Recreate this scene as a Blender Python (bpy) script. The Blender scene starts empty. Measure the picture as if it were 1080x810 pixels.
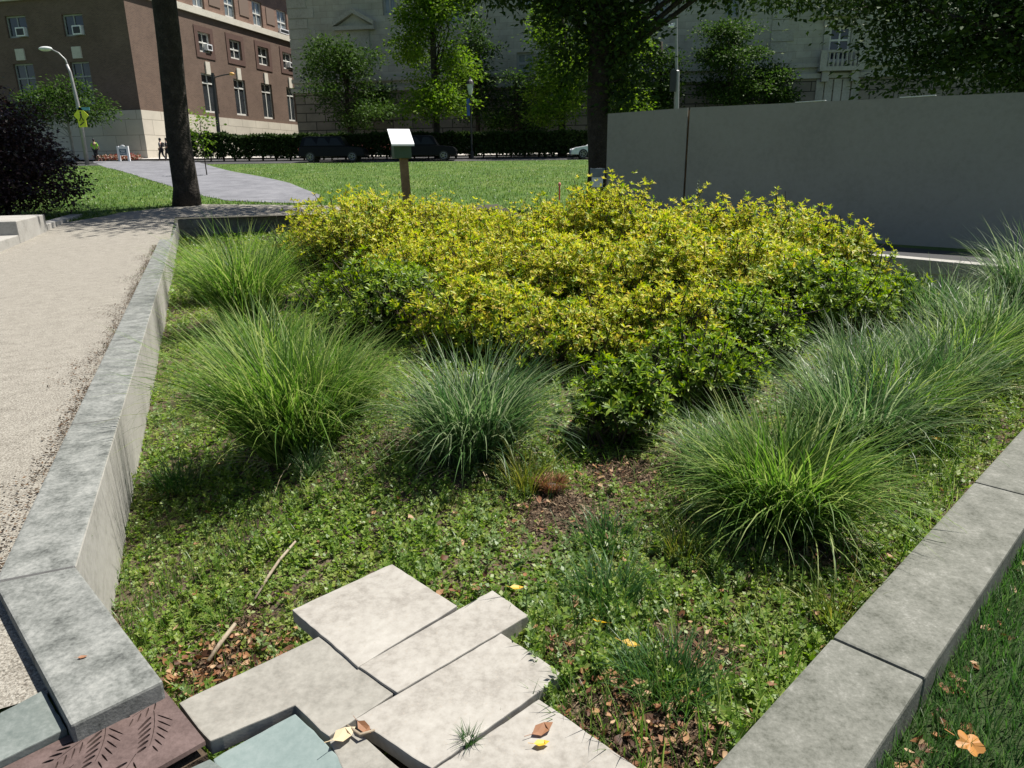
import bpy, bmesh, math, random
import numpy as np
from mathutils import Vector, Matrix

random.seed(7)
RNG = np.random.default_rng(7)
S = bpy.context.scene
C = S.collection
R = math.radians

# ---------------------------------------------------------------- camera, sky, sun, exposure
H, F, ROLL = 2.2, 750.0, 0.012
TH = math.atan((405 - 174) / F)
cam_d = bpy.data.cameras.new('camera')
cam = bpy.data.objects.new('camera', cam_d)
C.objects.link(cam)
cam_d.sensor_width = 36.0
cam_d.lens = F / 1080 * 36
cam_d.clip_start = 0.05
cam_d.clip_end = 3000
cam.matrix_world = Matrix.Translation((0, 0, H)) @ Matrix.Rotation(math.pi / 2 - TH, 4, 'X') @ Matrix.Rotation(-ROLL, 4, 'Z')
S.camera = cam

SUN_AZ, SUN_EL = 60, 63           # azimuth measured from +Y towards +X
w = bpy.data.worlds.new('World')
S.world = w
w.use_nodes = True
nt = w.node_tree
bg = nt.nodes['Background']
sky = nt.nodes.new('ShaderNodeTexSky')
sky.sky_type = 'NISHITA'
sky.sun_disc = False
sky.sun_elevation = R(SUN_EL)
sky.sun_rotation = R(SUN_AZ)
nt.links.new(sky.outputs[0], bg.inputs[0])
bg.inputs[1].default_value = 0.05
sd = bpy.data.lights.new('sun', 'SUN')
sd.energy = 5.0
sd.angle = R(0.53)
sd.color = (1.0, 0.95, 0.87)
sun = bpy.data.objects.new('sun', sd)
C.objects.link(sun)
sv = Vector((math.sin(R(SUN_AZ)) * math.cos(R(SUN_EL)), math.cos(R(SUN_AZ)) * math.cos(R(SUN_EL)), math.sin(R(SUN_EL))))
sun.rotation_euler = sv.to_track_quat('Z', 'Y').to_euler()
sun.location = (20, 10, 40)
S.view_settings.view_transform = 'Standard'
S.view_settings.look = 'None'
S.view_settings.gamma = 1.0
S.view_settings.exposure = 0.85
S.render.engine = 'CYCLES'
S.cycles.max_bounces = 6
S.cycles.transparent_max_bounces = 6

# ---------------------------------------------------------------- measuring helpers (photo pixel -> place)
def ray(px, py):
    x, y = px - 540, 405 - py
    c, s = math.cos(ROLL), math.sin(ROLL)
    x, y = x * c + y * s, -x * s + y * c
    return Vector((x, F * math.cos(TH) + y * math.sin(TH), -F * math.sin(TH) + y * math.cos(TH)))
def at(px, py, z):
    r = ray(px, py)
    return Vector((0, 0, H)) + r * ((z - H) / r.z)
def atY(px, py, Y):
    r = ray(px, py)
    return Vector((0, 0, H)) + r * (Y / r.y)
def on(px, py, zf, y0=1.0, y1=120.0):
    """first point where the view line meets the terrain zf"""
    r = ray(px, py)
    Y = y0
    while Y < y1:
        p = Vector((0, 0, H)) + r * (Y / r.y)
        if p.z <= zf(p.x, p.y):
            return Vector((p.x, p.y, zf(p.x, p.y)))
        Y += 0.02 + Y * 0.002
    return Vector((0, 0, H)) + r * (y1 / r.y)
def onplane(px, py, P, d):
    """(distance along d, height) where the view line meets the upright plane through P along d"""
    r = ray(px, py)
    n = Vector((d.y, -d.x, 0))
    t = (P - Vector((0, 0, H))).dot(n) / r.dot(n)
    q = Vector((0, 0, H)) + r * t
    return (q - P).dot(d), q.z
def smooth(t):
    t = np.clip(t, 0, 1)
    return t * t * (3 - 2 * t)

# ---------------------------------------------------------------- object helpers
def tag(o, label=None, cat=None, group=None, kind=None):
    if label: o['label'] = label
    if cat: o['category'] = cat
    if group: o['group'] = group
    if kind: o['kind'] = kind
    return o
def empty(name, loc, label, cat, group=None, rz=0):
    o = bpy.data.objects.new(name, None)
    o.empty_display_size = 0.2
    C.objects.link(o)
    o.location = loc
    o.rotation_euler = (0, 0, rz)
    return tag(o, label, cat, group)
def link(name, me, mat, parent=None, loc=(0, 0, 0), smooth_=False):
    o = bpy.data.objects.new(name, me)
    C.objects.link(o)
    o.location = loc
    if parent: o.parent = parent
    for m in (mat if isinstance(mat, (list, tuple)) else [mat]):
        me.materials.append(m)
    if smooth_:
        me.polygons.foreach_set('use_smooth', [True] * len(me.polygons))
    return o
class MB:
    """collects shapes, links them as one mesh"""
    def __init__(s): s.v, s.f, s.uv, s.m = [], [], [], []
    def add(s, vs, fs, uvs=None, mi=0):
        b = len(s.v)
        s.v += [tuple(v) for v in vs]
        for i, f in enumerate(fs):
            s.f.append([b + k for k in f])
            s.uv.append(uvs[i] if uvs else None)
            s.m.append(mi)
        return s
    def box(s, lo, hi, mi=0):
        x0, y0, z0 = lo; x1, y1, z1 = hi
        return s.add([(x0,y0,z0),(x1,y0,z0),(x1,y1,z0),(x0,y1,z0),(x0,y0,z1),(x1,y0,z1),(x1,y1,z1),(x0,y1,z1)],
              [(3,2,1,0),(4,5,6,7),(0,1,5,4),(1,2,6,5),(2,3,7,6),(3,0,4,7)], mi=mi)
    def obox(s, P, d, s0, s1, n0, n1, z0, z1, mi=0):
        """box along direction d from P; n is the outward distance"""
        n = Vector((d.y, -d.x, 0))
        q = lambda a, b, z: tuple(P + d * a + n * b + Vector((0, 0, z - P.z)))
        return s.add([q(s0,n1,z0),q(s1,n1,z0),q(s1,n0,z0),q(s0,n0,z0),q(s0,n1,z1),q(s1,n1,z1),q(s1,n0,z1),q(s0,n0,z1)],
              [(3,2,1,0),(4,5,6,7),(0,1,5,4),(1,2,6,5),(2,3,7,6),(3,0,4,7)], mi=mi)
    def prism(s, poly, z0, z1, mi=0):
        n = len(poly)
        z0s = z0 if isinstance(z0, (list, tuple)) else [z0] * n
        z1s = z1 if isinstance(z1, (list, tuple)) else [z1] * n
        vs = [(p[0], p[1], z0s[i]) for i, p in enumerate(poly)] + [(p[0], p[1], z1s[i]) for i, p in enumerate(poly)]
        fs = [tuple(range(n - 1, -1, -1)), tuple(range(n, 2 * n))] + [(i, (i + 1) % n, n + (i + 1) % n, n + i) for i in range(n)]
        return s.add(vs, fs, mi=mi)
    def tube(s, pts, rad, k=8, cap=True, mi=0):
        pts = [Vector(p) for p in pts]
        rad = rad if isinstance(rad, (list, tuple)) else [rad] * len(pts)
        vs, fs = [], []
        up = Vector((0, 0, 1))
        a = None
        for i, p in enumerate(pts):
            t = (pts[min(i + 1, len(pts) - 1)] - pts[max(i - 1, 0)]).normalized()
            if a is None:
                a = t.orthogonal().normalized()
            a = (a - t * a.dot(t)).normalized()
            b = t.cross(a)
            for j in range(k):
                th = 2 * math.pi * j / k
                vs.append(p + (a * math.cos(th) + b * math.sin(th)) * rad[i])
        for i in range(len(pts) - 1):
            for j in range(k):
                fs.append((i * k + j, i * k + (j + 1) % k, (i + 1) * k + (j + 1) % k, (i + 1) * k + j))
        if cap:
            fs.append(tuple(range(k - 1, -1, -1)))
            fs.append(tuple((len(pts) - 1) * k + j for j in range(k)))
        return s.add(vs, fs, mi=mi)
    def ell(s, c, r, k=10, mi=0):
        vs, fs = [], []
        for i in range(k + 1):
            ph = math.pi * i / k
            for j in range(2 * k):
                th = math.pi * j / k
                vs.append((c[0] + r[0] * math.sin(ph) * math.cos(th), c[1] + r[1] * math.sin(ph) * math.sin(th), c[2] + r[2] * math.cos(ph)))
        for i in range(k):
            for j in range(2 * k):
                fs.append((i * 2 * k + j, (i + 1) * 2 * k + j, (i + 1) * 2 * k + (j + 1) % (2 * k), i * 2 * k + (j + 1) % (2 * k)))
        return s.add(vs, fs, mi=mi)
    def build(s, name, mat, parent=None, off=(0, 0, 0), loc=(0, 0, 0), bevel=0, sm=False, seg=2):
        me = bpy.data.meshes.new(name)
        ox, oy, oz = off
        me.from_pydata([(v[0] - ox, v[1] - oy, v[2] - oz) for v in s.v], [], s.f)
        if any(u for u in s.uv):
            ul = me.uv_layers.new(name='UVMap')
            k = 0
            for f, u in zip(s.f, s.uv):
                for i in range(len(f)):
                    ul.data[k].uv = u[i] if u else (0, 0)
                    k += 1
        o = link(name, me, mat, parent, loc, sm)
        if any(s.m):
            me.polygons.foreach_set('material_index', s.m)
        if bevel:
            bm = bmesh.new(); bm.from_mesh(me)
            bmesh.ops.remove_doubles(bm, verts=bm.verts, dist=1e-5)
            es = [e for e in bm.edges if len(e.link_faces) == 2 and e.calc_face_angle(0) > 0.5]
            bmesh.ops.bevel(bm, geom=es, offset=bevel, segments=seg, affect='EDGES', profile=0.6)
            bm.to_mesh(me); bm.free()
        me.update()
        return o
def npmesh(name, V, Fc, mat, parent=None, loc=(0, 0, 0), sm=False, mi=None):
    """mesh from arrays: V (n,3), Fc (m,k)"""
    me = bpy.data.meshes.new(name)
    n, m, k = len(V), len(Fc), Fc.shape[1]
    me.vertices.add(n); me.vertices.foreach_set('co', np.ascontiguousarray(V, dtype=np.float32).ravel())
    me.loops.add(m * k); me.loops.foreach_set('vertex_index', np.ascontiguousarray(Fc, dtype=np.int32).ravel())
    me.polygons.add(m)
    me.polygons.foreach_set('loop_start', np.arange(0, m * k, k, dtype=np.int32))
    if mi is not None: me.polygons.foreach_set('material_index', np.ascontiguousarray(mi, dtype=np.int32))
    me.update(calc_edges=True)
    me.validate()
    return link(name, me, mat, parent, loc, sm)
def frames(dirs, spin):
    """rotation matrices whose x axis is dirs, spun about it"""
    d = dirs / np.linalg.norm(dirs, axis=1, keepdims=True)
    up = np.tile([0, 0, 1.0], (len(d), 1))
    bad = np.abs(d[:, 2]) > 0.97
    up[bad] = [1, 0, 0]
    y = np.cross(up, d); y /= np.linalg.norm(y, axis=1, keepdims=True)
    z = np.cross(d, y)
    c, s = np.cos(spin)[:, None], np.sin(spin)[:, None]
    return np.stack([d, y * c + z * s, -y * s + z * c], axis=2)
def scatter(tv, tf, M, P, sc):
    """copies of a template -> (V, F)"""
    tv = np.asarray(tv, float); tf = np.asarray(tf)
    sc = np.asarray(sc, float)
    if sc.ndim == 1: sc = sc[:, None, None]
    else: sc = sc[:, None, :]
    V = np.einsum('nij,nkj->nki', M, tv[None] * sc) + P[:, None, :]
    Fc = tf[None] + (np.arange(len(P)) * len(tv))[:, None, None]
    return V.reshape(-1, 3), Fc.reshape(-1, tf.shape[1])
LEAF_V = [(0,0,0),(.3,.12,.05),(.3,-.12,.05),(.66,.135,.05),(.66,-.135,.05),(1,0,-.06),(.3,0,0),(.68,0,0)]
LEAF_F = [(0,2,6,0),(0,6,1,0)]
# a folded leaf: four quads
LEAF_F = [(0,2,6,1),(2,4,7,6),(6,7,3,1),(4,5,3,7)]
LF_SIMPLE_V = [(0,0,0),(.45,.26,.06),(1,0,-.05),(.45,-.26,.06)]
LF_SIMPLE_F = [(0,3,2,1)]
def blades(base, az, a0, a1, L, W, seg=5, twist=0.0):
    """arching grass blades -> (V, F)"""
    n = len(base)
    ts = np.linspace(0, 1, seg + 1)
    pos = base.copy()
    hd = np.stack([np.cos(az), np.sin(az), np.zeros(n)], 1)
    side = np.stack([-np.sin(az), np.cos(az), np.zeros(n)], 1)
    side = side * np.cos(twist) if np.isscalar(twist) else side * np.cos(twist)[:, None] + hd * np.sin(twist)[:, None]
    out = []
    for i, t in enumerate(ts):
        wd = W * (1 - t ** 1.6) * (0.55 + 0.45 * min(1, t * 4)) + 0.0004
        out.append(pos + side * wd[:, None] * .5); out.append(pos - side * wd[:, None] * .5)
        a = a0 + (a1 - a0) * (t + .5 / seg) ** 1.3
        pos = pos + (hd * np.sin(a)[:, None] + np.array([0, 0, 1.0]) * np.cos(a)[:, None]) * (L / seg)[:, None]
    V = np.stack(out, 1)
    k = 2 * (seg + 1)
    f = np.array([(2 * i, 2 * i + 1, 2 * i + 3, 2 * i + 2) for i in range(seg)])
    Fc = f[None] + (np.arange(n) * k)[:, None, None]
    return V.reshape(-1, 3), Fc.reshape(-1, 4)
def joinVF(parts):
    Vs, Fs, b = [], [], 0
    for V, Fc in parts:
        Vs.append(V); Fs.append(Fc + b); b += len(V)
    return np.concatenate(Vs), np.concatenate(Fs)

# ---------------------------------------------------------------- materials
def nodes_of(name):
    m = bpy.data.materials.new(name); m.use_nodes = True
    t = m.node_tree
    return m, t, t.nodes['Principled BSDF'], t.nodes['Material Output']
def plain(name, col, rough=.6, metal=0.0, spec=.5, var=.12, vscale=6.0):
    m, t, p, o = nodes_of(name)
    tc = t.nodes.new('ShaderNodeTexCoord'); nz = t.nodes.new('ShaderNodeTexNoise'); cr = t.nodes.new('ShaderNodeValToRGB')
    nz.inputs['Scale'].default_value = vscale; nz.inputs['Detail'].default_value = 6
    t.links.new(tc.outputs['Object'], nz.inputs['Vector']); t.links.new(nz.outputs[0], cr.inputs[0])
    cr.color_ramp.elements[0].position = .3; cr.color_ramp.elements[1].position = .7
    cr.color_ramp.elements[0].color = (*[c * (1 - var) for c in col], 1); cr.color_ramp.elements[1].color = (*[min(1, c * (1 + var)) for c in col], 1)
    t.links.new(cr.outputs[0], p.inputs['Base Color'])
    p.inputs['Roughness'].default_value = rough; p.inputs['Metallic'].default_value = metal
    p.inputs['Specular IOR Level'].default_value = spec
    return m
def mottled(name, cols, scale, scale2=None, rough=.85, bump=.3, bscale=None, bdist=.004, fleck=None, lo=.36, hi=.68, wt=.45):
    """stone, gravel, soil: large blotches mixed with fine grain, and bump"""
    m, t, p, o = nodes_of(name)
    N, L = t.nodes.new, t.links.new
    tc = N('ShaderNodeTexCoord')
    a = N('ShaderNodeTexNoise'); a.inputs['Scale'].default_value = scale; a.inputs['Detail'].default_value = 9; a.inputs['Roughness'].default_value = .68
    b = N('ShaderNodeTexNoise'); b.inputs['Scale'].default_value = scale2 or scale * 14; b.inputs['Detail'].default_value = 5; b.inputs['Roughness'].default_value = .7
    L(tc.outputs['Object'], a.inputs['Vector']); L(tc.outputs['Object'], b.inputs['Vector'])
    mx = N('ShaderNodeMath'); mx.operation = 'MULTIPLY_ADD'; mx.inputs[1].default_value = wt
    L(b.outputs[0], mx.inputs[0])
    m2 = N('ShaderNodeMath'); m2.operation = 'MULTIPLY'; m2.inputs[1].default_value = 1.05 - wt
    L(a.outputs[0], m2.inputs[0]); L(m2.outputs[0], mx.inputs[2])
    cr = N('ShaderNodeValToRGB')
    while len(cr.color_ramp.elements) < len(cols): cr.color_ramp.elements.new(.5)
    for i, c in enumerate(cols):
        cr.color_ramp.elements[i].position = lo + (hi - lo) * i / (len(cols) - 1)
        cr.color_ramp.elements[i].color = (*c, 1)
    L(mx.outputs[0], cr.inputs[0])
    col = cr.outputs[0]
    if fleck:
        fc, fs, ft = fleck
        v = N('ShaderNodeTexVoronoi'); v.inputs['Scale'].default_value = fs
        L(tc.outputs['Object'], v.inputs['Vector'])
        sep = N('ShaderNodeSeparateColor'); L(v.outputs['Color'], sep.inputs[0])
        gt = N('ShaderNodeMath'); gt.operation = 'GREATER_THAN'; gt.inputs[1].default_value = ft
        L(sep.outputs[0], gt.inputs[0])
        mc = N('ShaderNodeMix'); mc.data_type = 'RGBA'
        hf = N('ShaderNodeMath'); hf.operation = 'MULTIPLY'; hf.inputs[1].default_value = .55; L(gt.outputs[0], hf.inputs[0])
        L(hf.outputs[0], mc.inputs[0]); L(col, mc.inputs[6]); mc.inputs[7].default_value = (*fc, 1)
        col = mc.outputs[2]
    L(col, p.inputs['Base Color'])
    p.inputs['Roughness'].default_value = rough
    p.inputs['Specular IOR Level'].default_value = .3
    if bump:
        bn = N('ShaderNodeTexNoise'); bn.inputs['Scale'].default_value = bscale or (scale2 or scale * 14); bn.inputs['Detail'].default_value = 6
        L(tc.outputs['Object'], bn.inputs['Vector'])
        bp = N('ShaderNodeBump'); bp.inputs['Strength'].default_value = bump; bp.inputs['Distance'].default_value = bdist
        L(bn.outputs[0], bp.inputs['Height']); L(bp.outputs[0], p.inputs['Normal'])
    return m
def leafy(name, cols, trans=.35, rough=.45, spec=.4):
    """foliage: each leaf (mesh island) its own tone"""
    m, t, p, o = nodes_of(name)
    N, L = t.nodes.new, t.links.new
    g = N('ShaderNodeNewGeometry'); cr = N('ShaderNodeValToRGB')
    while len(cr.color_ramp.elements) < len(cols): cr.color_ramp.elements.new(.5)
    for i, c in enumerate(cols):
        cr.color_ramp.elements[i].position = i / max(1, len(cols) - 1)
        cr.color_ramp.elements[i].color = (*c, 1)
    L(g.outputs['Random Per Island'], cr.inputs[0])
    L(cr.outputs[0], p.inputs['Base Color'])
    p.inputs['Roughness'].default_value = rough; p.inputs['Specular IOR Level'].default_value = spec
    tr = N('ShaderNodeBsdfTranslucent'); mx = N('ShaderNodeMixShader'); mx.inputs[0].default_value = trans
    hs = N('ShaderNodeHueSaturation'); hs.inputs['Value'].default_value = 1.5; hs.inputs['Saturation'].default_value = 1.1
    L(cr.outputs[0], hs.inputs['Color']); L(hs.outputs[0], tr.inputs['Color'])
    L(p.outputs[0], mx.inputs[1]); L(tr.outputs[0], mx.inputs[2]); L(mx.outputs[0], o.inputs['Surface'])
    return m
def masonry(name, c1, c2, mortar, bw, bh, ms=.02, bump=.4, rough=.85, nvar=.35, off=.5, bias=0.0):
    """courses laid in the facade's own (length, height) coordinates"""
    m, t, p, o = nodes_of(name)
    N, L = t.nodes.new, t.links.new
    uv = N('ShaderNodeUVMap'); uv.uv_map = 'UVMap'
    b = N('ShaderNodeTexBrick'); b.inputs['Scale'].default_value = 1; b.offset = off
    b.inputs['Brick Width'].default_value = bw; b.inputs['Row Height'].default_value = bh; b.inputs['Mortar Size'].default_value = ms
    b.inputs['Color1'].default_value = (*c1, 1); b.inputs['Color2'].default_value = (*c2, 1); b.inputs['Mortar'].default_value = (*mortar, 1)
    b.inputs['Bias'].default_value = bias
    L(uv.outputs[0], b.inputs['Vector'])
    nz = N('ShaderNodeTexNoise'); nz.inputs['Scale'].default_value = .5; nz.inputs['Detail'].default_value = 8; nz.inputs['Roughness'].default_value = .7
    L(uv.outputs[0], nz.inputs['Vector'])
    mp = N('ShaderNodeMapRange'); mp.inputs[1].default_value = .25; mp.inputs[2].default_value = .75; mp.inputs[3].default_value = 1 - nvar; mp.inputs[4].default_value = 1 + nvar
    L(nz.outputs[0], mp.inputs[0])
    mu = N('ShaderNodeVectorMath'); mu.operation = 'SCALE'
    L(b.outputs['Color'], mu.inputs[0]); L(mp.outputs[0], mu.inputs['Scale'])
    L(mu.outputs[0], p.inputs['Base Color'])
    p.inputs['Roughness'].default_value = rough; p.inputs['Specular IOR Level'].default_value = .25
    bp = N('ShaderNodeBump'); bp.inputs['Strength'].default_value = bump; bp.inputs['Distance'].default_value = .03; bp.invert = True
    L(b.outputs['Fac'], bp.inputs['Height']); L(bp.outputs[0], p.inputs['Normal'])
    return m
def glass(name, col=(.03, .035, .04), rough=.08):
    return plain(name, col, rough, 0, .7, .3, .8)

M = dict(
    soil=mottled('soil', [(.035,.024,.016),(.075,.055,.036),(.13,.10,.065)], 3, 30, .95, .8, 40, .02),
    gravel=mottled('walk_gravel', [(.055,.048,.038),(.17,.157,.132),(.265,.248,.212),(.35,.332,.29)], 6, 85, .95, .9, 110, .01, lo=.36, hi=.64, wt=.85, fleck=((.12,.10,.08), 150, .90)),
    drive=mottled('drive_gravel', [(.09,.092,.102),(.155,.158,.175),(.22,.223,.24)], 1.2, 25, .95, .6, 30, .02),
    lawn=mottled('lawn_ground', [(.03,.07,.010),(.06,.115,.018),(.13,.16,.04)], .5, 9, .95, .5, 16, .05),
    turf=mottled('turf_soil', [(.012,.022,.006),(.022,.038,.010),(.035,.05,.014)], 3, 30, .95, .6, 40, .02),
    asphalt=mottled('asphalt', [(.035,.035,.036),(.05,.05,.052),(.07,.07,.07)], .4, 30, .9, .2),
    sidewalk=mottled('sidewalk', [(.32,.30,.28),(.42,.40,.37),(.5,.48,.45)], .5, 20, .9, .2),
    coping=mottled('grey_concrete', [(.05,.053,.05),(.12,.127,.118),(.195,.202,.19),(.27,.275,.258)], 7.0, 45, .85, .35, 120, .003, lo=.36, hi=.68, wt=.45),
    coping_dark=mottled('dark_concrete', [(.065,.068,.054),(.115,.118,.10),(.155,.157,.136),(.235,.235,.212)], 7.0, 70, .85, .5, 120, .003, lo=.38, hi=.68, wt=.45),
    wallface=mottled('pale_concrete', [(.20,.195,.175),(.32,.31,.285),(.39,.38,.355)], 1.6, 22, .85, .25),
    slab=mottled('pale_limestone', [(.20,.185,.162),(.295,.279,.25),(.355,.34,.308)], 1.6, 26, .8, .2, 140, .002, fleck=((.30,.27,.23), 170, .975)),
    slab2=mottled('buff_limestone', [(.165,.158,.137),(.24,.23,.203),(.30,.288,.256)], 1.6, 26, .8, .25, 140, .002, fleck=((.24,.22,.19), 150, .965)),
    teal=mottled('blue_green_slate', [(.13,.175,.167),(.175,.222,.213),(.22,.265,.256)], 2.2, 30, .75, .2),
    slate=mottled('grey_green_slate', [(.08,.10,.093),(.13,.15,.14),(.20,.22,.21)], 4, 40, .8, .3),
    iron=mottled('rusty_iron', [(.05,.034,.031),(.095,.066,.06),(.14,.10,.092)], 5, 70, .6, .3, 120, .002),
    fence=mottled('grey_painted_board', [(.225,.222,.20),(.27,.265,.238),(.295,.29,.262)], .5, 9, .75, .1),
    wood=mottled('weathered_wood', [(.10,.065,.035),(.17,.115,.065),(.24,.17,.10)], 4, 40, .8, .3),
    stick=mottled('bare_stick', [(.16,.125,.085),(.27,.22,.16),(.34,.29,.23)], 6, 60, .8, .3),
    bark=mottled('bark', [(.012,.010,.008),(.03,.025,.02),(.065,.055,.046)], 3, 22, .95, 1.0, 14, .05),
    twig=plain('dark_twig', (.05,.035,.025), .8),
    white=plain('white_paint', (.75,.76,.78), .45, 0, .5, .04),
    green=plain('green_paint', (.045,.085,.055), .6, 0, .4, .15),
    black=plain('black_metal', (.02,.02,.022), .45),
    grey_metal=plain('grey_metal', (.30,.30,.30), .5, .3),
    glass=glass('window_glass'), sky_glass=glass('pale_window_glass', (.16,.19,.21), .15),
    frame=plain('white_window_frame', (.62,.62,.58), .5), dframe=plain('grey_window_frame', (.30,.31,.30), .5),
    brick=masonry('red_brown_brick', (.15,.10,.076), (.105,.071,.055), (.19,.14,.11), .24, .08, .012, .25, nvar=.22),
    brickp=masonry('pale_brick_panel', (.27,.17,.125), (.20,.12,.09), (.2,.15,.12), .24, .08, .012, .3, nvar=.3),
    lime=masonry('limestone_course', (.55,.51,.43), (.50,.46,.39), (.30,.27,.22), 2.4, 1.25, .025, .3, nvar=.14),
    trim=mottled('limestone_trim', [(.45,.42,.35),(.58,.55,.47),(.64,.61,.54)], .5, 8, .85, .1),
    ashlar=masonry('grey_ashlar', (.40,.388,.325), (.345,.333,.275), (.24,.23,.195), 1.3, .55, .012, .2, nvar=.28),
    rust=masonry('rusticated_stone', (.25,.225,.18), (.18,.16,.13), (.06,.055,.045), 2.0, .82, .045, .7, nvar=.3),
    gtrim=mottled('grey_stone_trim', [(.22,.215,.18),(.36,.35,.30),(.46,.45,.39)], .4, 7, .85, .3),
    tile=plain('pink_roof_tile', (.42,.20,.17), .8),
)
LM = dict(
    grassblade=leafy('grass_blades', [(.025,.06,.012),(.08,.165,.026),(.15,.25,.045),(.32,.37,.13)], .45, .5, .25),
    grassblade2=leafy('grey_green_blades', [(.02,.05,.018),(.06,.13,.04),(.12,.20,.065),(.29,.34,.20)], .4, .42, .35),
    tuft=leafy('yellow_tuft_blades', [(.07,.11,.015),(.16,.19,.03),(.28,.26,.06)], .35),
    lily=leafy('dark_tuft_blades', [(.022,.065,.016),(.04,.105,.022),(.07,.15,.035)], .3),
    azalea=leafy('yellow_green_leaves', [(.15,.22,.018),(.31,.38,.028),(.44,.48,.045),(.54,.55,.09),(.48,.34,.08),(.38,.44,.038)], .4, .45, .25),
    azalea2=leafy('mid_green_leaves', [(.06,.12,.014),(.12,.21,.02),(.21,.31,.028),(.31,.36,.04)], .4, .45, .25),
    oldleaf=leafy('dark_green_leaves', [(.03,.06,.013),(.06,.10,.018),(.09,.12,.025)], .3, .45, .25),
    cover=leafy('ground_cover_leaves', [(.07,.14,.016),(.12,.21,.026),(.19,.28,.045),(.27,.33,.09)], .45, .45),
    cover3=leafy('frosty_leaves', [(.11,.19,.055),(.18,.26,.09),(.10,.18,.035),(.27,.33,.15)], .42, .45, .5),
    cover2=leafy('pale_cover_leaves', [(.13,.19,.035),(.20,.27,.055),(.28,.33,.10),(.20,.26,.03)], .45, .5),
    lawn=leafy('lawn_blades', [(.035,.085,.012),(.06,.13,.02),(.10,.17,.03),(.17,.20,.06)], .42, .4),
    turf=leafy('dark_turf_blades', [(.022,.065,.013),(.04,.105,.02),(.065,.15,.032),(.12,.20,.06)], .38, .4, .4),
    litter=leafy('dry_leaves', [(.05,.026,.016),(.14,.06,.028),(.24,.105,.045),(.34,.20,.10),(.40,.28,.17)], .2, .6, .3),
    mulch=leafy('mulch_bits', [(.03,.02,.014),(.07,.045,.028),(.13,.085,.055),(.26,.20,.13)], .05, .85, .1),
    crumb=leafy('leaf_crumbs', [(.025,.02,.014),(.05,.037,.025),(.085,.06,.04),(.15,.09,.05)], .1, .8, .1),
    yleaf=leafy('yellow_leaf', [(.60,.36,.03),(.65,.42,.05)], .3, .5),
    oleaf=leafy('orange_leaf', [(.45,.17,.04),(.5,.25,.06)], .3, .5),
    bleaf=leafy('brown_leaf', [(.24,.11,.05),(.30,.15,.08)], .2, .55),
    pleaf=leafy('pale_leaf', [(.55,.45,.30),(.5,.4,.25)], .2, .55),
    tree=leafy('tree_leaves', [(.022,.05,.010),(.04,.08,.015),(.065,.115,.022)], .3, .6, .12),
    bright=leafy('bright_tree_leaves', [(.055,.115,.014),(.10,.175,.02),(.17,.25,.035)], .45, .6, .12),
    maple=leafy('maple_leaves', [(.018,.038,.009),(.03,.06,.012),(.045,.08,.018)], .12, .6, .12),
    purple=leafy('purple_leaves', [(.020,.012,.014),(.035,.018,.02),(.06,.03,.03)], .15, .4, .4),
    hedge=leafy('hedge_leaves', [(.018,.035,.010),(.03,.055,.014),(.05,.08,.02)], .2, .6, .12),
)

# ---------------------------------------------------------------- terrain
ZT = 0.58                                       # top of the planter walls
K0 = Vector((-1.88, 2.69, 0))                   # left wall kink (inner)
A0 = Vector((-10.46, 22.9, 0))                  # far left corner (inner)
uL = (A0 - K0).normalized(); nL = Vector((uL.y, -uL.x, 0))      # along the left wall; into the bed
R0 = Vector((0.557, 1.592, 0)); R1 = Vector((3.235, 4.206, 0))
uR = (R1 - R0).normalized(); nR = Vector((uR.y, -uR.x, 0))      # along the right wall; out of the bed
B1 = at(930, 270, ZT); B2 = at(1020, 278, ZT)
B1.z = B2.z = 0
uB = (B1 - B2).normalized()
# right wall meets the back right wall
def meet(P, u, Q, v):
    t = ((Q.x - P.x) * v.y - (Q.y - P.y) * v.x) / (u.x * v.y - u.y * v.x)
    return P + u * t
CR = meet(R0, uR, B2, uB)
BB = at(525, 216, ZT + .25); BB.z = 0
BL = B1 + uB * 9.0
PLANTER = [(-.6, 1.0), (-1.2, 1.9), (K0.x - .1, K0.y), (A0.x - .1, A0.y + .1), (BB.x, BB.y), (BL.x, BL.y), (CR.x + .1, CR.y + .1), (R0.x + .1 - uR.x * 1.5, R0.y - .1 - uR.y * 1.5)]
def inside(poly, x, y):
    x = np.asarray(x); y = np.asarray(y)
    r = np.zeros(x.shape, bool)
    n = len(poly)
    for i in range(n):
        x0, y0 = poly[i]; x1, y1 = poly[(i + 1) % n]
        c = ((y0 > y) != (y1 > y)) & (x < (x1 - x0) * (y - y0) / (y1 - y0 + 1e-12) + x0)
        r ^= c
    return r
def zbed(x, y):
    sl = .045 * smooth(1.25 - np.hypot((x + .35) / 1.25, (y - 1.75) / 1.3)) 
    d = (x - K0.x) * nL.x + (y - K0.y) * nL.y
    return .40 * smooth((d + .05) / 1.9) * (1 - .75 * smooth((y - 4.5) / 8)) + sl + .02 * np.sin(x * 3.1 + y * 1.7) * np.sin(y * 2.3)
def zg(x, y):
    z = .50 + .22 * smooth((y - 14) / 10) + np.clip(y - 24, 0, 31) * .0573 + np.clip(y - 55, 0, 11) * .055
    z = z - .07 * smooth((x + .5) / 2) * (1 - smooth((y - 6) / 8)) + .05 * np.sin(x * .31 + 1) * np.sin(y * .23) * smooth((y - 20) / 8) * (1 - smooth((y - 48) / 6))
    return z
def zgp(x, y): return float(zg(np.float64(x), np.float64(y)))
def zbp(x, y): return float(zbed(np.float64(x), np.float64(y)))

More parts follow.
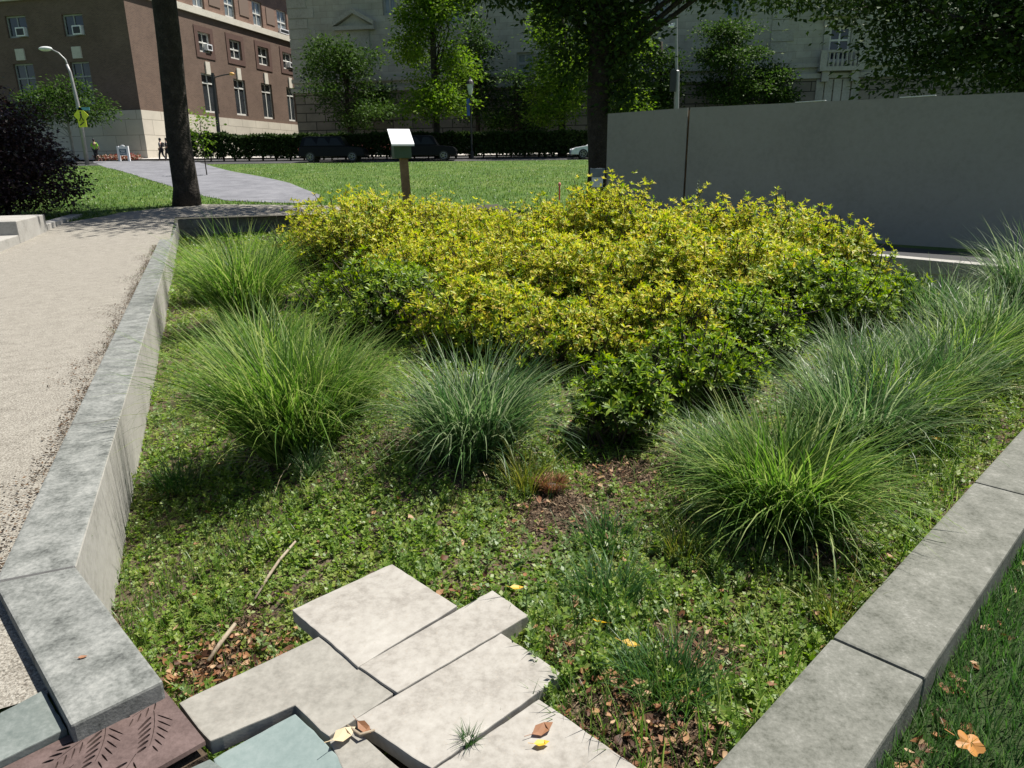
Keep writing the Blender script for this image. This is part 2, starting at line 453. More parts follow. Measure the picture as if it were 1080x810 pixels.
def gridmesh(name, xs, ys, zf, mat, keep=None, kind='structure'):
    X, Y = np.meshgrid(xs, ys)
    V = np.stack([X, Y, zf(X, Y)], -1).reshape(-1, 3)
    nx, ny = len(xs), len(ys)
    i = (np.arange(ny - 1)[:, None] * nx + np.arange(nx - 1)[None]).ravel()
    Fc = np.stack([i, i + 1, i + nx + 1, i + nx], 1)
    if keep is not None:
        c = V[Fc].mean(1)
        Fc = Fc[keep(c[:, 0], c[:, 1])]
    o = npmesh(name, V, Fc, mat, sm=True)
    return tag(o, kind=kind)
def lines(a, b, st, far):
    out = list(np.arange(a, b + st * .5, st))
    d, lo, hi = st, a, b
    pre, post = [], []
    while lo > -far:
        d *= 1.3; lo -= d; hi += d
        pre.append(lo); post.append(hi)
    return np.array(pre[::-1] + out + post)
FORE = [(-4, -2.2), (-4, .4), (-1.6, 1.8), (-.6, 1.9), (.75, 1.7), (-1.5, -2.2)]
gridmesh('lawn', lines(-13, 10, .15, 600), lines(-2, 33, .15, 600), zg, M['lawn'], lambda x, y: ~inside(PLANTER, x, y) & ~inside(FORE, x, y))
gridmesh('planting_bed', np.arange(-11, 10, .09), np.arange(.8, 36, .09),
         lambda x, y: zbed(x, y) + .012 * np.sin(x * 13.1 + y * 5) * np.sin(y * 11.7 - x * 3), M['soil'], lambda x, y: inside(PLANTER, x, y))
def sheet(name, poly, dz, mat, step, zf=zg):
    """a surface that follows the ground, dz above it, cut to the outline"""
    bm = bmesh.new()
    bm.faces.new([bm.verts.new((p[0], p[1], 0)) for p in poly])
    xs = [p[0] for p in poly]; ys = [p[1] for p in poly]
    for ax, lo, hi in ((0, min(xs), max(xs)), (1, min(ys), max(ys))):
        v = lo + step
        while v < hi:
            n = Vector((1, 0, 0)) if ax == 0 else Vector((0, 1, 0))
            bmesh.ops.bisect_plane(bm, geom=bm.verts[:] + bm.edges[:] + bm.faces[:], plane_co=n * v, plane_no=n)
            v += step
    for v in bm.verts: v.co.z = float(zf(np.float64(v.co.x), np.float64(v.co.y))) + dz
    bm.normal_update()
    for f in bm.faces:
        if f.normal.z < 0: f.normal_flip()
    me = bpy.data.meshes.new(name); bm.to_mesh(me); bm.free()
    return tag(link(name, me, mat, smooth_=True), kind='structure')
E0 = at(0, 270, .54); E1 = at(88, 240, .56)
uE = Vector((E1.x - E0.x, E1.y - E0.y, 0)).normalized()
En = E0 - uE * 15
aw = A0 - nL * .15
bw_ = Vector((BB.x, BB.y, 0))
gw = at(50, 733, .52)
WALK = [(-2.0, 1.75), (gw.x, gw.y), (K0.x + .1, K0.y - .3), (K0.x - nL.x * .1, K0.y), (aw.x + .05, aw.y + .15), (BB.x - 3, BB.y - 2.6), (BB.x - 3.6, BB.y - .6), (aw.x - 1, aw.y + 4.6), (E1.x - .6, E1.y + 3.2), (E1.x - .5, E1.y - .2), (En.x - .5, En.y - .2)]
sheet('walkway', WALK, .02, M['gravel'], .6)
DRV = [on(*p, zgp, 8) for p in ((95, 170), (205, 170), (225, 176), (262, 184), (305, 193), (338, 206), (332, 215), (290, 214), (240, 212), (215, 207), (190, 200), (165, 192), (140, 184), (112, 177))]
sheet('gravel_drive', [(p.x, p.y) for p in DRV], .012, M['drive'], 1.5)
sheet('street', [(-90, 55.2), (90, 55.2), (90, 62.5), (-90, 62.5)], .01, M['asphalt'], 3)
sheet('pavement', [(-90, 62.5), (90, 62.5), (90, 69), (-90, 69)], .12, M['sidewalk'], 3)

# ---------------------------------------------------------------- planter walls
def stone_run(parent, off, P, d, cuts, n0, n1, zf, zt, mat, gap=.006, bevel=.012):
    for a, b in zip(cuts[:-1], cuts[1:]):
        o = MB().obox(P, d, a + gap, b - gap, n0, n1, zf, zt).build('coping_stone', [M['wallface'] if mat is M['coping'] else mat, mat], parent, off, bevel=bevel)
        for f in o.data.polygons:
            if f.normal.z > .9: f.material_index = 1
wl = empty('planter_wall', (K0.x, K0.y, 0), 'long pale concrete planter wall with grey weathered coping along the gravel walkway', 'wall')
Lw = (A0 - K0).length
stone_run(wl, K0, Vector((K0.x, K0.y, 0)), uL, [.0, 2.05, 4.7, 7.4, 10.1, 12.9, 15.6, 18.3, Lw], -.29, 0.0, -.3, ZT, M['coping'])
# the short angled piece nearest the viewer
q = [at(172, 718, ZT), at(80, 596, ZT), at(0, 611, ZT), at(74, 765, ZT)]
q[1] = K0 + Vector((.004, -.006, 0)); q[2] = K0 - nL * .29 - uL * .012
wn = empty('planter_wall', (q[0].x, q[0].y, 0), 'short grey angled wall piece between long pale wall and iron grate', 'wall')
MB().prism([(p.x, p.y) for p in (q[1], q[2], q[3], q[0])], .50, ZT).build('coping_stone', M['coping'], wn, (q[0].x, q[0].y, 0), bevel=.01)
cq = sum((Vector((p.x, p.y, 0)) for p in q), Vector()) / 4
MB().prism([((p.x - cq.x) * .93 + cq.x, (p.y - cq.y) * .97 + cq.y) for p in (q[1], q[2], q[3], q[0])], -.3, .498).build('wall_face', M['wallface'], wn, (q[0].x, q[0].y, 0))
# back walls
wb = empty('planter_wall', (A0.x, A0.y, 0), 'shaded back planter wall beyond the grass, near the big tree trunk', 'wall')
dB = (Vector((BB.x, BB.y, 0)) - A0).normalized(); lB = (Vector((BB.x, BB.y, 0)) - A0).length
stone_run(wb, A0, A0, dB, [.01, 3, 6, 9, lB], -.3, 0.0, .40, ZT + .1, M['coping_dark'])
MB().obox(A0, dB, .02, lB, -.28, -.01, -.3, .402).build('wall_face', M['coping_dark'], wb, A0)
wr = empty('planter_wall', (B2.x, B2.y, 0), 'thin pale sunlit coping wall at foot of tall grey fence', 'wall')
Bs = B2 - uB * 2.2
stone_run(wr, B2, Bs, uB, [-1.2, 2.4, 5.2, 8, 11], 0.0, .30, .35, ZT, M['wallface'])
MB().obox(Bs, uB, -1.2, 11, .02, .28, -.3, .352).build('wall_face', M['wallface'], wr, B2)
# right wall: full-height blocks
wg = empty('planter_wall', (R0.x, R0.y, .3), 'low dark grey stone block wall beside green lawn in right foreground', 'wall')
jr = [(at(880, 673, ZT) - R0).dot(uR), (at(1028, 508, ZT) - R0).dot(uR)]
cuts = [-1.6, jr[0], jr[1], jr[1] * 2 - jr[0] + .1, jr[1] * 3 - jr[0] * 2 + .2, jr[1] * 4 - jr[0] * 3 + .3, jr[1] * 5 - jr[0] * 4 + .4]
for a, b in zip(cuts[:-1], cuts[1:]):
    MB().obox(Vector((R0.x, R0.y, 0)), uR, a + .005, b - .005, 0.0, .30, .05, ZT).build('stone_block', M['coping_dark'], wg, (R0.x, R0.y, .3), bevel=.012)

# blocks along the far side of the walkway
def edge_block(name, pa, pb, hgt, wid, label, cat, mat):
    a = at(*pa, .56); b = at(*pb, .56)
    a.z = b.z = 0
    d = (b - a).normalized()
    o = MB().obox(a, d, 0, (b - a).length, -wid, 0, .35, .56 + hgt).build(name, mat, None, (a.x, a.y, .35), (a.x, a.y, .35), bevel=.02)
    tag(o, label, cat)
edge_block('stone_block', (22, 257), (51, 247), .52, 1.3, 'tall pale stone block end at left edge of walkway', 'stone block', M['wallface'])
edge_block('stone_ledge', (-40, 278), (21.6, 257), .2, 1.3, 'low pale stone ledge running toward the viewer at left edge', 'stone ledge', M['wallface'])
edge_block('kerb_stone', (51.6, 246.6), (88, 234), .26, .35, 'narrow kerb stone behind the tall block beside purple shrub', 'kerb', M['wallface'])

# ---------------------------------------------------------------- paving slabs and grate
ZS = .50
SLABS = []
def slab(pts, label, mat, th=.055, dz=0.0, tilt=None):
    w_ = [at(x, y, ZS + dz) for x, y in pts]
    c = sum(w_, Vector()) / len(w_)
    zt = [ZS + dz + (tilt[i] if tilt else 0) for i in range(len(w_))]
    w_ = [at(x, y, zt[i]) for i, (x, y) in enumerate(pts)]
    SLABS.append([(p.x, p.y) for p in w_])
    ar = sum(w_[i].x * w_[(i + 1) % len(w_)].y - w_[(i + 1) % len(w_)].x * w_[i].y for i in range(len(w_)))
    if ar < 0: w_ = w_[::-1]; zt = zt[::-1]
    pl2, zl2 = [], []
    for i in range(len(w_)):
        p, q = w_[i], w_[(i + 1) % len(w_)]
        k = max(1, int((q - p).length / .035))
        for j in range(k):
            t = j / k
            jt = .0016 if j else .003
            pl2.append((p.x + (q.x - p.x) * t + random.uniform(-jt, jt), p.y + (q.y - p.y) * t + random.uniform(-jt, jt)))
            zl2.append(zt[i] + (zt[(i + 1) % len(w_)] - zt[i]) * t)
    o = MB().prism(pl2, [z - th for z in zl2], zl2).build('paving_slab', mat, None, (c.x, c.y, ZS - th), (c.x, c.y, ZS - th), bevel=.004)
    return tag(o, label, 'paving slab', 'stone slabs laid at the edge of the bed')
slab([(308, 643), (413, 594.5), (482.5, 639), (378, 703)], 'pale stone slab reaching farthest into the weeds, its left corner overhanging', M['slab'], dz=.012)
slab([(378, 703), (519.5, 622), (557.5, 649), (419, 730)], 'pale stone slab whose thick right end stands above the yellow leaf', M['slab'], th=.075, dz=.010)
slab([(188, 741), (337, 671), (415, 732), (346, 777), (311, 744), (221, 782)], 'buff stone slab between iron grate and the farthest pale slab', M['slab2'])
slab([(374, 758), (529, 668), (594.5, 710.5), (455, 811)], 'pale stone slab with small brown seed crumbs beside green sprig', M['slab'], dz=.004)
slab([(457, 812), (569, 737), (690, 822), (600, 905), (470, 900)], 'pale stone slab with brown and yellow leaves on it at bottom centre', M['slab'], th=.08)
slab([(347, 780), (371, 766), (440, 826), (400, 880), (380, 850)], 'narrow buff slab piece beside the blue green slab', M['slab2'], th=.05, dz=-.003)
slab([(224, 800), (312, 752), (372, 812), (430, 885), (280, 905)], 'blue green slab sunk and tilted under the buff slab edge', M['teal'], th=.05, tilt=[-.04, -.004, -.003, -.003, -.04])
slab([(190, 815), (221, 800), (238, 812), (250, 850), (210, 860)], 'small grey slab piece wedged between grate and blue green slab', M['slate'], th=.05, dz=-.02)
slab([(0, 752), (46, 727), (70, 768), (-20, 812)], 'dark grey green slab at left edge by the grate', M['slate'], dz=.035)

gz = ZS + .012
ga = [at(0, 806, gz), at(172, 726, gz), at(229, 797, gz), at(60, 900, gz)]
gx = (ga[2] - ga[1]).normalized()                 # across (towards the viewer)
gy = (ga[0] - ga[1]).normalized()
gy = (gy - gx * gy.dot(gx)).normalized()
def grate():
    cu = bpy.data.curves.new('iron_grate', 'CURVE'); cu.dimensions = '2D'; cu.fill_mode = 'BOTH'; cu.extrude = .008
    def poly(pts):
        s = cu.splines.new('POLY'); s.points.add(len(pts) - 1)
        for p, (x, y) in zip(s.points, pts): p.co = (x, y, 0, 1)
        s.use_cyclic_u = True
    WX, WY = .335, .62
    poly([(0, 0), (WX, 0), (WX, WY), (0, WY)])
    inset = .012
    used = []
    def leaf(x, y, a, l, wd):
        pts = []
        for i in range(10):
            t = i / 10 * 2 * math.pi
            u = .5 - .5 * math.cos(t)
            v = wd * math.sin(t) * (1 - .35 * u)
            pts.append((x + math.cos(a) * u * l - math.sin(a) * v, y + math.sin(a) * u * l + math.cos(a) * v))
        mid = [(x + math.cos(a) * u_ * l, y + math.sin(a) * u_ * l) for u_ in (0, .2, .4, .6, .8, 1)]
        if any((p[0] - q[0]) ** 2 + (p[1] - q[1]) ** 2 < (wd + q[2] + .0035) ** 2 for p in mid for q in used): return
        if all(inset < p[0] < WX - inset and inset < p[1] < WY - inset for p in pts):
            poly(pts); used.extend((p[0], p[1], wd) for p in mid)
    def leafpts(x, y, a, l, wd):
        return [(x + math.cos(a) * u_ * l, y + math.sin(a) * u_ * l, wd) for u_ in (0, .25, .5, .75, 1)]
    def frond(x, y, a, n, l, bend):
        todo, st = [], [(x - math.cos(a) * .03, y - math.sin(a) * .03)]
        for i in range(n):
            a2 = a + bend * i
            st.append((x, y))
            for sg, wd in ((1, .0062), (-1, .0032)):
                todo.append((x + math.cos(a2 + sg * 1.4) * .0085, y + math.sin(a2 + sg * 1.4) * .0085, a2 + sg * .72, l * (1 - .09 * i) * (1 if sg > 0 else 1.1), wd))
            x += math.cos(a2) * .027; y += math.sin(a2) * .027
        bad = 0
        for t_ in todo:
            for p in leafpts(*t_):
                if any((p[0] - q[0]) ** 2 + (p[1] - q[1]) ** 2 < (p[2] + q[2] + .006) ** 2 for q in used) or not (inset < p[0] < WX - inset and inset < p[1] < WY - inset):
                    bad += 1; break
        if bad > 2: return False
        sp = [(px_ - math.sin(a) * .0011, py_ + math.cos(a) * .0011) for px_, py_ in st] + [(px_ + math.sin(a) * .0011, py_ - math.cos(a) * .0011) for px_, py_ in st[::-1]]
        if all(inset < p[0] < WX - inset and inset < p[1] < WY - inset for p in sp): poly(sp)
        new = len(used)
        for t_ in todo:
            before = list(used[:new])
            ok = all((p[0] - q[0]) ** 2 + (p[1] - q[1]) ** 2 >= (p[2] + q[2] + .003) ** 2 for p in leafpts(*t_) for q in before)
            if ok:
                keep_ = list(used); used.clear()
                leaf(*t_)
                got = list(used); used.clear(); used.extend(keep_ + got)
        return True
    gr = random.Random(11)
    tries = 0
    while tries < 500:
        tries += 1
        n_ = 6 if tries < 200 else 4
        frond(gr.uniform(.03, .30), gr.uniform(.03, .58), gr.choice((.35, .6, .9, 1.2, -.1)) + gr.uniform(-.15, .15), n_, .062 if n_ == 6 else .045, gr.uniform(-.09, .09))
    o = bpy.data.objects.new('tmp', cu); C.objects.link(o)
    bpy.context.view_layer.update()
    me = bpy.data.meshes.new_from_object(o.evaluated_get(bpy.context.evaluated_depsgraph_get()))
    bpy.data.objects.remove(o)
    me.materials.clear()
    return me
gme = grate(); gme.name = 'iron_grate'
go = bpy.data.objects.new('iron_grate', gme); C.objects.link(go); gme.materials.append(M['iron'])
tag(go, 'rusty brown iron grate pierced with leaf frond shapes in bottom left corner', 'grate')
mw = Matrix(((gx.x, gy.x, 0, ga[1].x), (gx.y, gy.y, 0, ga[1].y), (0, 0, 1, gz - .008), (0, 0, 0, 1)))
if gx.cross(gy).z < 0:
    for v in gme.vertices: v.co.y *= -1
    gme.flip_normals()
    mw = Matrix(((gx.x, -gy.x, 0, ga[1].x), (gx.y, -gy.y, 0, ga[1].y), (0, 0, 1, gz - .008), (0, 0, 0, 1)))
go.matrix_world = mw
pit = [ga[1], ga[1] + gx * .335, ga[1] + gx * .335 + gy * .62, ga[1] + gy * .62]
pv = [(p.x, p.y) for p in pit]
if (pit[1] - pit[0]).cross(pit[2] - pit[1]).z < 0: pv = pv[::-1]
tag(MB().prism(pv, .25, gz - .05).build('grate_pit', M['soil']), kind='structure')
# ground under the slabs in front of the bed
sheet('foreground_soil', [(-2.4, -1.5), (-1.0, -2.0), (.9, 1.55), (.2, 1.5), (-.6, 1.5), (-1.1, 1.5), (-2.4, 1.0)], -.09, M['soil'], .5, lambda x, y: x * 0 + .5)

# ---------------------------------------------------------------- construction fence
zf0 = .54
fa = at(1180, 276, zf0); fb = at(640, 240, zf0)
pR = at(1041, 263, zf0); pL = at(941, 256, zf0)
dF = Vector((-.747, .665, 0)).normalized()
P0 = Vector((pL.x, pL.y, 0)) - dF * 7.0
sL, _ = onplane(640, 160, P0, dF); sG, _ = onplane(724, 160, P0, dF)
_, ztR = onplane(1078, 97.5, P0, dF); _, ztL = onplane(640, 120, P0, dF); _, ztG = onplane(727, 113.5, P0, dF)
fe = empty('construction_fence', (pL.x, pL.y, zf0), 'tall plain grey boarded fence with one narrow gap behind the yellow shrubs', 'fence')
def panel(s0, s1, zb, za, zc, name):
    n = Vector((dF.y, -dF.x, 0))
    mb = MB()
    a, b = P0 + dF * s0, P0 + dF * s1
    mb.add([(*(a)[:2], zb), (*(b)[:2], zb), (*(b + n * .03)[:2], zb), (*(a + n * .03)[:2], zb), (*(a)[:2], za), (*(b)[:2], zc), (*(b + n * .03)[:2], zc), (*(a + n * .03)[:2], za)],
           [(3, 2, 1, 0), (4, 5, 6, 7), (0, 1, 5, 4), (1, 2, 6, 5), (2, 3, 7, 6), (3, 0, 4, 7)])
    return mb.build(name, M['fence'], fe, (pL.x, pL.y, zf0))
sR1, _ = onplane(1078, 160, P0, dF)
slope = (ztG - ztR) / (sG - sR1)
zat = lambda s: ztR + slope * (s - sR1)
panel(0, sG - .03, zf0 - .05, zat(0), zat(sG), 'board_panel')
panel(sG + .03, sL, zf0 - .05, zat(sG), ztL, 'board_panel')
MB().obox(P0, dF, 0, sL, .04, .10, 2.3, 2.4).build('rail', M['wood'], fe, (pL.x, pL.y, zf0))
MB().obox(P0, dF, 0, sL, .04, .10, 1.0, 1.1).build('rail', M['wood'], fe, (pL.x, pL.y, zf0))
for s_ in np.arange(.6, sL, 2.3):
    MB().obox(P0, dF, s_, s_ + .09, .105, .2, .3, zat(s_) - .1).build('post', M['wood'], fe, (pL.x, pL.y, zf0))
MB().obox(P0, dF, sG - .12, sG + .14, .105, .15, .3, zat(sG) - .05).build('gap_post', M['wood'], fe, (pL.x, pL.y, zf0))
for s_ in (sG - 2.9, sG - 5.0):
    MB().obox(P0, dF, s_ - .32, s_ + .32, -.012, .07, zat(s_) + .008, zat(s_) + .022).build('top_cap', M['white'], fe, (pL.x, pL.y, zf0))

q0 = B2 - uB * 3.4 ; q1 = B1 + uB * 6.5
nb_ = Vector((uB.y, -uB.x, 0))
sheet('fence_shade_strip', [(q0.x + nb_.x * .1, q0.y + nb_.y * .1), (q0.x + nb_.x * 2.2, q0.y + nb_.y * 2.2), (q1.x + nb_.x * 2.2, q1.y + nb_.y * 2.2), (q1.x + nb_.x * .1, q1.y + nb_.y * .1)], .012, M['asphalt'], .6)  # dark sheet over the grass; the fence's shade is put into its colour
# ---------------------------------------------------------------- buildings
def facade(mb, P, d, L, z0, z1, holes, depth=.35, mi=0):
    """wall sheet with real openings and reveals; (length, height) coordinates as UV"""
    n = Vector((d.y, -d.x, 0))
    ss = sorted({0, L, *[h[0] for h in holes], *[h[1] for h in holes]})
    zs = sorted({z0, z1, *[h[2] for h in holes], *[h[3] for h in holes]})
    ss = [s for s in ss if 0 <= s <= L]; zs = [z for z in zs if z0 <= z <= z1]
    q = lambda s, z, b=0: tuple(P + d * s + n * b + Vector((0, 0, z - P.z)))
    for a, b in zip(ss[:-1], ss[1:]):
        for c, e in zip(zs[:-1], zs[1:]):
            m_, k_ = (a + b) / 2, (c + e) / 2
            if any(h[0] < m_ < h[1] and h[2] < k_ < h[3] for h in holes): continue
            mb.add([q(a, c), q(b, c), q(b, e), q(a, e)], [(0, 1, 2, 3)], [[(a, c), (b, c), (b, e), (a, e)]], mi)
    for h in holes:
        a, b, c, e = h
        for (s0, zz0, s1, zz1) in ((a, c, a, e), (b, e, b, c), (a, e, b, e), (b, c, a, c)):
            mb.add([q(s0, zz0), q(s0, zz0, -depth), q(s1, zz1, -depth), q(s1, zz1)], [(0, 1, 2, 3)], [[(s0, zz0), (s0 + .3, zz0), (s1 + .3, zz1), (s1, zz1)]], mi)
def window(par, off, P, d, h, fm, gm, depth=.22, mull=1, trans=(.5,), fw=.09, ac=None):
    a, b, c, e = h
    w_ = MB()
    n0, n1 = -depth - .06, -depth + .04
    w_.obox(P, d, a, a + fw, n0, n1, c, e); w_.obox(P, d, b - fw, b, n0, n1, c, e)
    w_.obox(P, d, a + fw, b - fw, n0, n1, c, c + fw * 1.3); w_.obox(P, d, a + fw, b - fw, n0, n1, e - fw, e)
    for k in range(mull):
        s = a + (b - a) * (k + 1) / (mull + 1)
        w_.obox(P, d, s - fw * .4, s + fw * .4, n0 + .01, n1 - .01, c + fw * 1.3, e - fw)
    for t in trans:
        z = c + (e - c) * t
        w_.obox(P, d, a + fw, b - fw, n0 + .02, n1 + .01, z - fw * .5, z + fw * .5)
    f = w_.build('window', fm, par, off)
    MB().obox(P, d, a, b, -depth - .05, -depth - .03, c, e).build('pane', gm, f, (0, 0, 0), (0, 0, 0)).data.transform(Matrix.Translation(Vector(off) * -1))
    if ac:
        s0, s1, zz0, zz1 = ac
        o = MB().obox(P, d, s0, s1, -depth + .03, .22, zz0, zz1).build('air_conditioner', M['white'], f, off)
        MB_ = MB().obox(P, d, s0 + .1, s1 - .1, .221, .23, zz0 + .1, zz1 - .1)
        b0 = len(o.data.vertices)
        bm = bmesh.new(); bm.from_mesh(o.data)
        vs = [bm.verts.new(Vector(v) - Vector(off)) for v in MB_.v]
        for fc in MB_.f:
            ff = bm.faces.new([vs[i] for i in fc]); ff.material_index = 1
        bm.to_mesh(o.data); bm.free()
        o.data.materials.append(M['black'])
    return f

# brick building: corner, lit right face, shaded left face
Yc = 64.0
zb0 = 3.0
cb = atY(155, 160, Yc); cb.z = zb0
dR = Vector((.241, .97, 0)).normalized()       # lit face runs away from the corner
dLf = Vector((dR.y, -dR.x, 0))                 # the shaded face ends at the corner, outward normal to the viewer
bk = empty('brick_building', cb, 'red brown brick building on pale stone base with sunlit right side, behind the big trunk', 'building')
PL = cb - dLf * 34
def sz(px, py): return onplane(px, py, cb, dR)
def szl(px, py): return onplane(px, py, PL, dLf)
LR = 30.0
zbase = sz(160, 117)[1]; zbelt = sz(195, 8)[1]
ztop = zbelt + 4.3
holes, tall, small, top = [], [], [], []
for (x0, x1, y0, y1) in ((209, 221.5, 33, 54), (242, 254, 41, 61), (272, 283, 48.5, 67.5), (298, 308, 54.5, 72)):
    a, b = sz(x0, (y0 + y1) / 2)[0], sz(x1, (y0 + y1) / 2)[0]
    small.append((a, b, sz(x0, y1)[1], sz(x0, y0)[1]))
for (x0, x1, y0, y1) in ((214.5, 229, 77, 119), (248, 260, 83, 121), (277, 288, 87.5, 125), (303.5, 312, 92, 127.5)):
    a, b = sz(x0, (y0 + y1) / 2)[0], sz(x1, (y0 + y1) / 2)[0]
    tall.append((a, b, max(zbase + .35, sz(x0, y1)[1]), sz(x0, y0)[1]))
for (x0, x1, y0, y1) in ((203, 215, -8, 11), (237, 248, 2, 20), (267, 277, 11, 28.5), (293, 303, 20, 36)):
    a, b = sz(x0, (y0 + y1) / 2)[0], sz(x1, (y0 + y1) / 2)[0]
    top.append((a, b, zbelt + .35, zbelt + 2.75))
# one more bay nearer the corner, hidden by the trunk
pitch = small[1][0] - small[0][0]
for lst in (small, tall, top):
    h0 = lst[0]; lst.insert(0, (h0[0] - pitch, h0[1] - pitch, h0[2], h0[3]))
wm = MB()
facade(wm, cb, dR, LR, zbase, zbelt, [h for h in small + tall])
# shaded left face
lh_small = [(szl(66, 25)[0], szl(88, 25)[0], szl(77, 38)[1], szl(77, 14.5)[1]), (szl(6, 25)[0], szl(28, 25)[0], szl(16, 40)[1], szl(16, 16.5)[1])]
lh_tall = [(szl(76, 80)[0], szl(96, 80)[0], zbase + .6, szl(85, 65)[1]), (szl(16, 80)[0], szl(37, 80)[0], zbase + .6, szl(26, 67)[1])]
pl_ = lh_small[0][0] - lh_small[1][0]
for lst in (lh_small, lh_tall):
    h0 = lst[1]
    for k in (1, 2): lst.append((h0[0] - pl_ * k, h0[1] - pl_ * k, h0[2], h0[3]))
facade(wm, PL, dLf, 34, zbase, zbelt, lh_small + lh_tall)
wm.build('wall', M['brick'], bk, cb)
um = MB()
facade(um, cb, dR, LR, zbelt, ztop, top)
facade(um, PL, dLf, 34, zbelt, ztop, [])
um.build('upper_wall', M['brickp'], bk, cb)
sm_ = MB()
bh = [(h[0] + .2, h[1] - .2, zb0 + .9, zb0 + 2.0) for h in tall]
n_ = Vector((dR.y, -dR.x, 0)); nl_ = Vector((dLf.y, -dLf.x, 0))
cb2 = cb + n_ * .12 + nl_ * .12
facade(sm_, cb2, dR, LR, zb0 - .6, zbase, bh, .4)
facade(sm_, cb2 - dLf * 34.12, dLf, 34.12, zb0 - .6, zbase, [])
sm_.add([tuple(cb2 + Vector((0, 0, zbase - zb0))), tuple(cb2 + dR * LR + Vector((0, 0, zbase - zb0))), tuple(cb2 + dR * LR - n_ * .3 + Vector((0, 0, zbase - zb0))), tuple(cb2 - n_ * .3 + Vector((0, 0, zbase - zb0)))], [(0, 1, 2, 3)])
sm_.add([tuple(cb2 - dLf * 34 + Vector((0, 0, zbase - zb0))), tuple(cb2 + Vector((0, 0, zbase - zb0))), tuple(cb2 - nl_ * .3 + Vector((0, 0, zbase - zb0))), tuple(cb2 - dLf * 34 - nl_ * .3 + Vector((0, 0, zbase - zb0)))], [(0, 1, 2, 3)])
sm_.build('stone_base', M['lime'], bk, cb)
tm = MB()
tm.obox(cb, dR, -.22, LR, 0, .22, zbelt - .28, zbelt + .28)
tm.obox(PL, dLf, 0, 34.0, 0, .22, zbelt - .28, zbelt + .28)
tm.build('belt_course', M['trim'], bk, cb)
cm = MB()
for k, (zz, pr) in enumerate(((0, .25), (.35, .5), (.75, .85))):
    cm.obox(cb, dR, -pr, LR, -.3, pr, ztop - .2 + zz, ztop + .2 + zz)
    cm.obox(PL, dLf, 0, 33.9, -.3, pr, ztop - .2 + zz, ztop + .2 + zz)
cm.build('cornice', M['gtrim'], bk, cb)
rm = MB()
r0, r1 = cb + n_ * .5 + nl_ * .5, cb + dR * LR + n_ * .5
zz = ztop + .95
rm.add([(*r0[:2], zz), (*r1[:2], zz), (*(r1 - n_ * 6)[:2], zz + 4), (*(r0 - n_ * 6 - nl_ * 6)[:2], zz + 4)], [(0, 1, 2, 3)])
l0 = PL + nl_ * .5
rm.add([(*l0[:2], zz), (*r0[:2], zz), (*(r0 - n_ * 6 - nl_ * 6)[:2], zz + 4), (*(l0 - nl_ * 6)[:2], zz + 4)], [(0, 1, 2, 3)])
rm.build('roof', M['tile'], bk, cb)
for i, h in enumerate(small):
    ac = (h[0] + .55 * (h[1] - h[0]), h[1] - .05, h[2] + .25, h[2] + .8) if i in (1, 4) else None
    window(bk, cb, cb, dR, h, M['frame'], M['glass'], mull=1, trans=(.5,), fw=.13, ac=ac)
for h in tall:
    window(bk, cb, cb, dR, h, M['frame'], M['glass'], mull=1, trans=(.76,), fw=.14)
    s = (h[0] + h[1]) / 2
    MB().obox(cb, dR, s - .33, s + .33, 0, .12, h[3] - .05, h[3] + 1.05).build('keystone', M['trim'], bk, cb)
for i, h in enumerate(top):
    ac = (h[0] + .1, h[1] - .1, h[2] + .02, h[2] + .5) if i == 4 else None
    window(bk, cb, cb, dR, h, M['frame'], M['sky_glass'], mull=1, trans=(.5,), fw=.13, ac=ac)
    MB().obox(cb, dR, h[1] + .7, h[1] + pitch - (h[1] - h[0]) - .7, 0, .06, zbelt + .9, zbelt + 2.5).build('carved_panel', M['trim'] if 0 else M['brickp'], bk, cb)
dbs = plain('dark_brick_surround', (.095, .052, .04), .9)
for h in small:
    sur = MB()
    for e, z0, z1, s0, s1 in ((0, h[3], h[3] + .5, h[0] - .5, h[1] + .5), (0, h[2] - .5, h[2], h[0] - .5, h[1] + .5), (0, h[2], h[3], h[0] - .5, h[0]), (0, h[2], h[3], h[1], h[1] + .5)):
        sur.obox(cb, dR, s0 + .004, s1 - .004, -.1, .06, z0 + .003, z1 - .003)
    sur.build('window_surround', dbs, bk, cb)
for i, h in enumerate(lh_small):
    ac = (h[0] + .5 * (h[1] - h[0]), h[1] - .15, h[2] + .05, h[2] + .75)
    window(bk, cb, PL, dLf, h, M['dframe'], M['glass'], mull=1, trans=(), fw=.12, ac=ac)
for h in lh_tall:
    window(bk, cb, PL, dLf, h, M['dframe'], M['glass'], mull=1, trans=(.66,), fw=.12)
    s = (h[0] + h[1]) / 2
    MB().obox(PL, dLf, s - .45, s + .45, 0, .12, h[3] + .25, h[3] + 1.15).build('keystone', M['trim'], bk, cb)
for h in bh:
    MB().obox(cb2, dR, h[0], h[1], -.38, -.34, h[2], h[3]).build('basement_window', M['glass'], bk, cb)

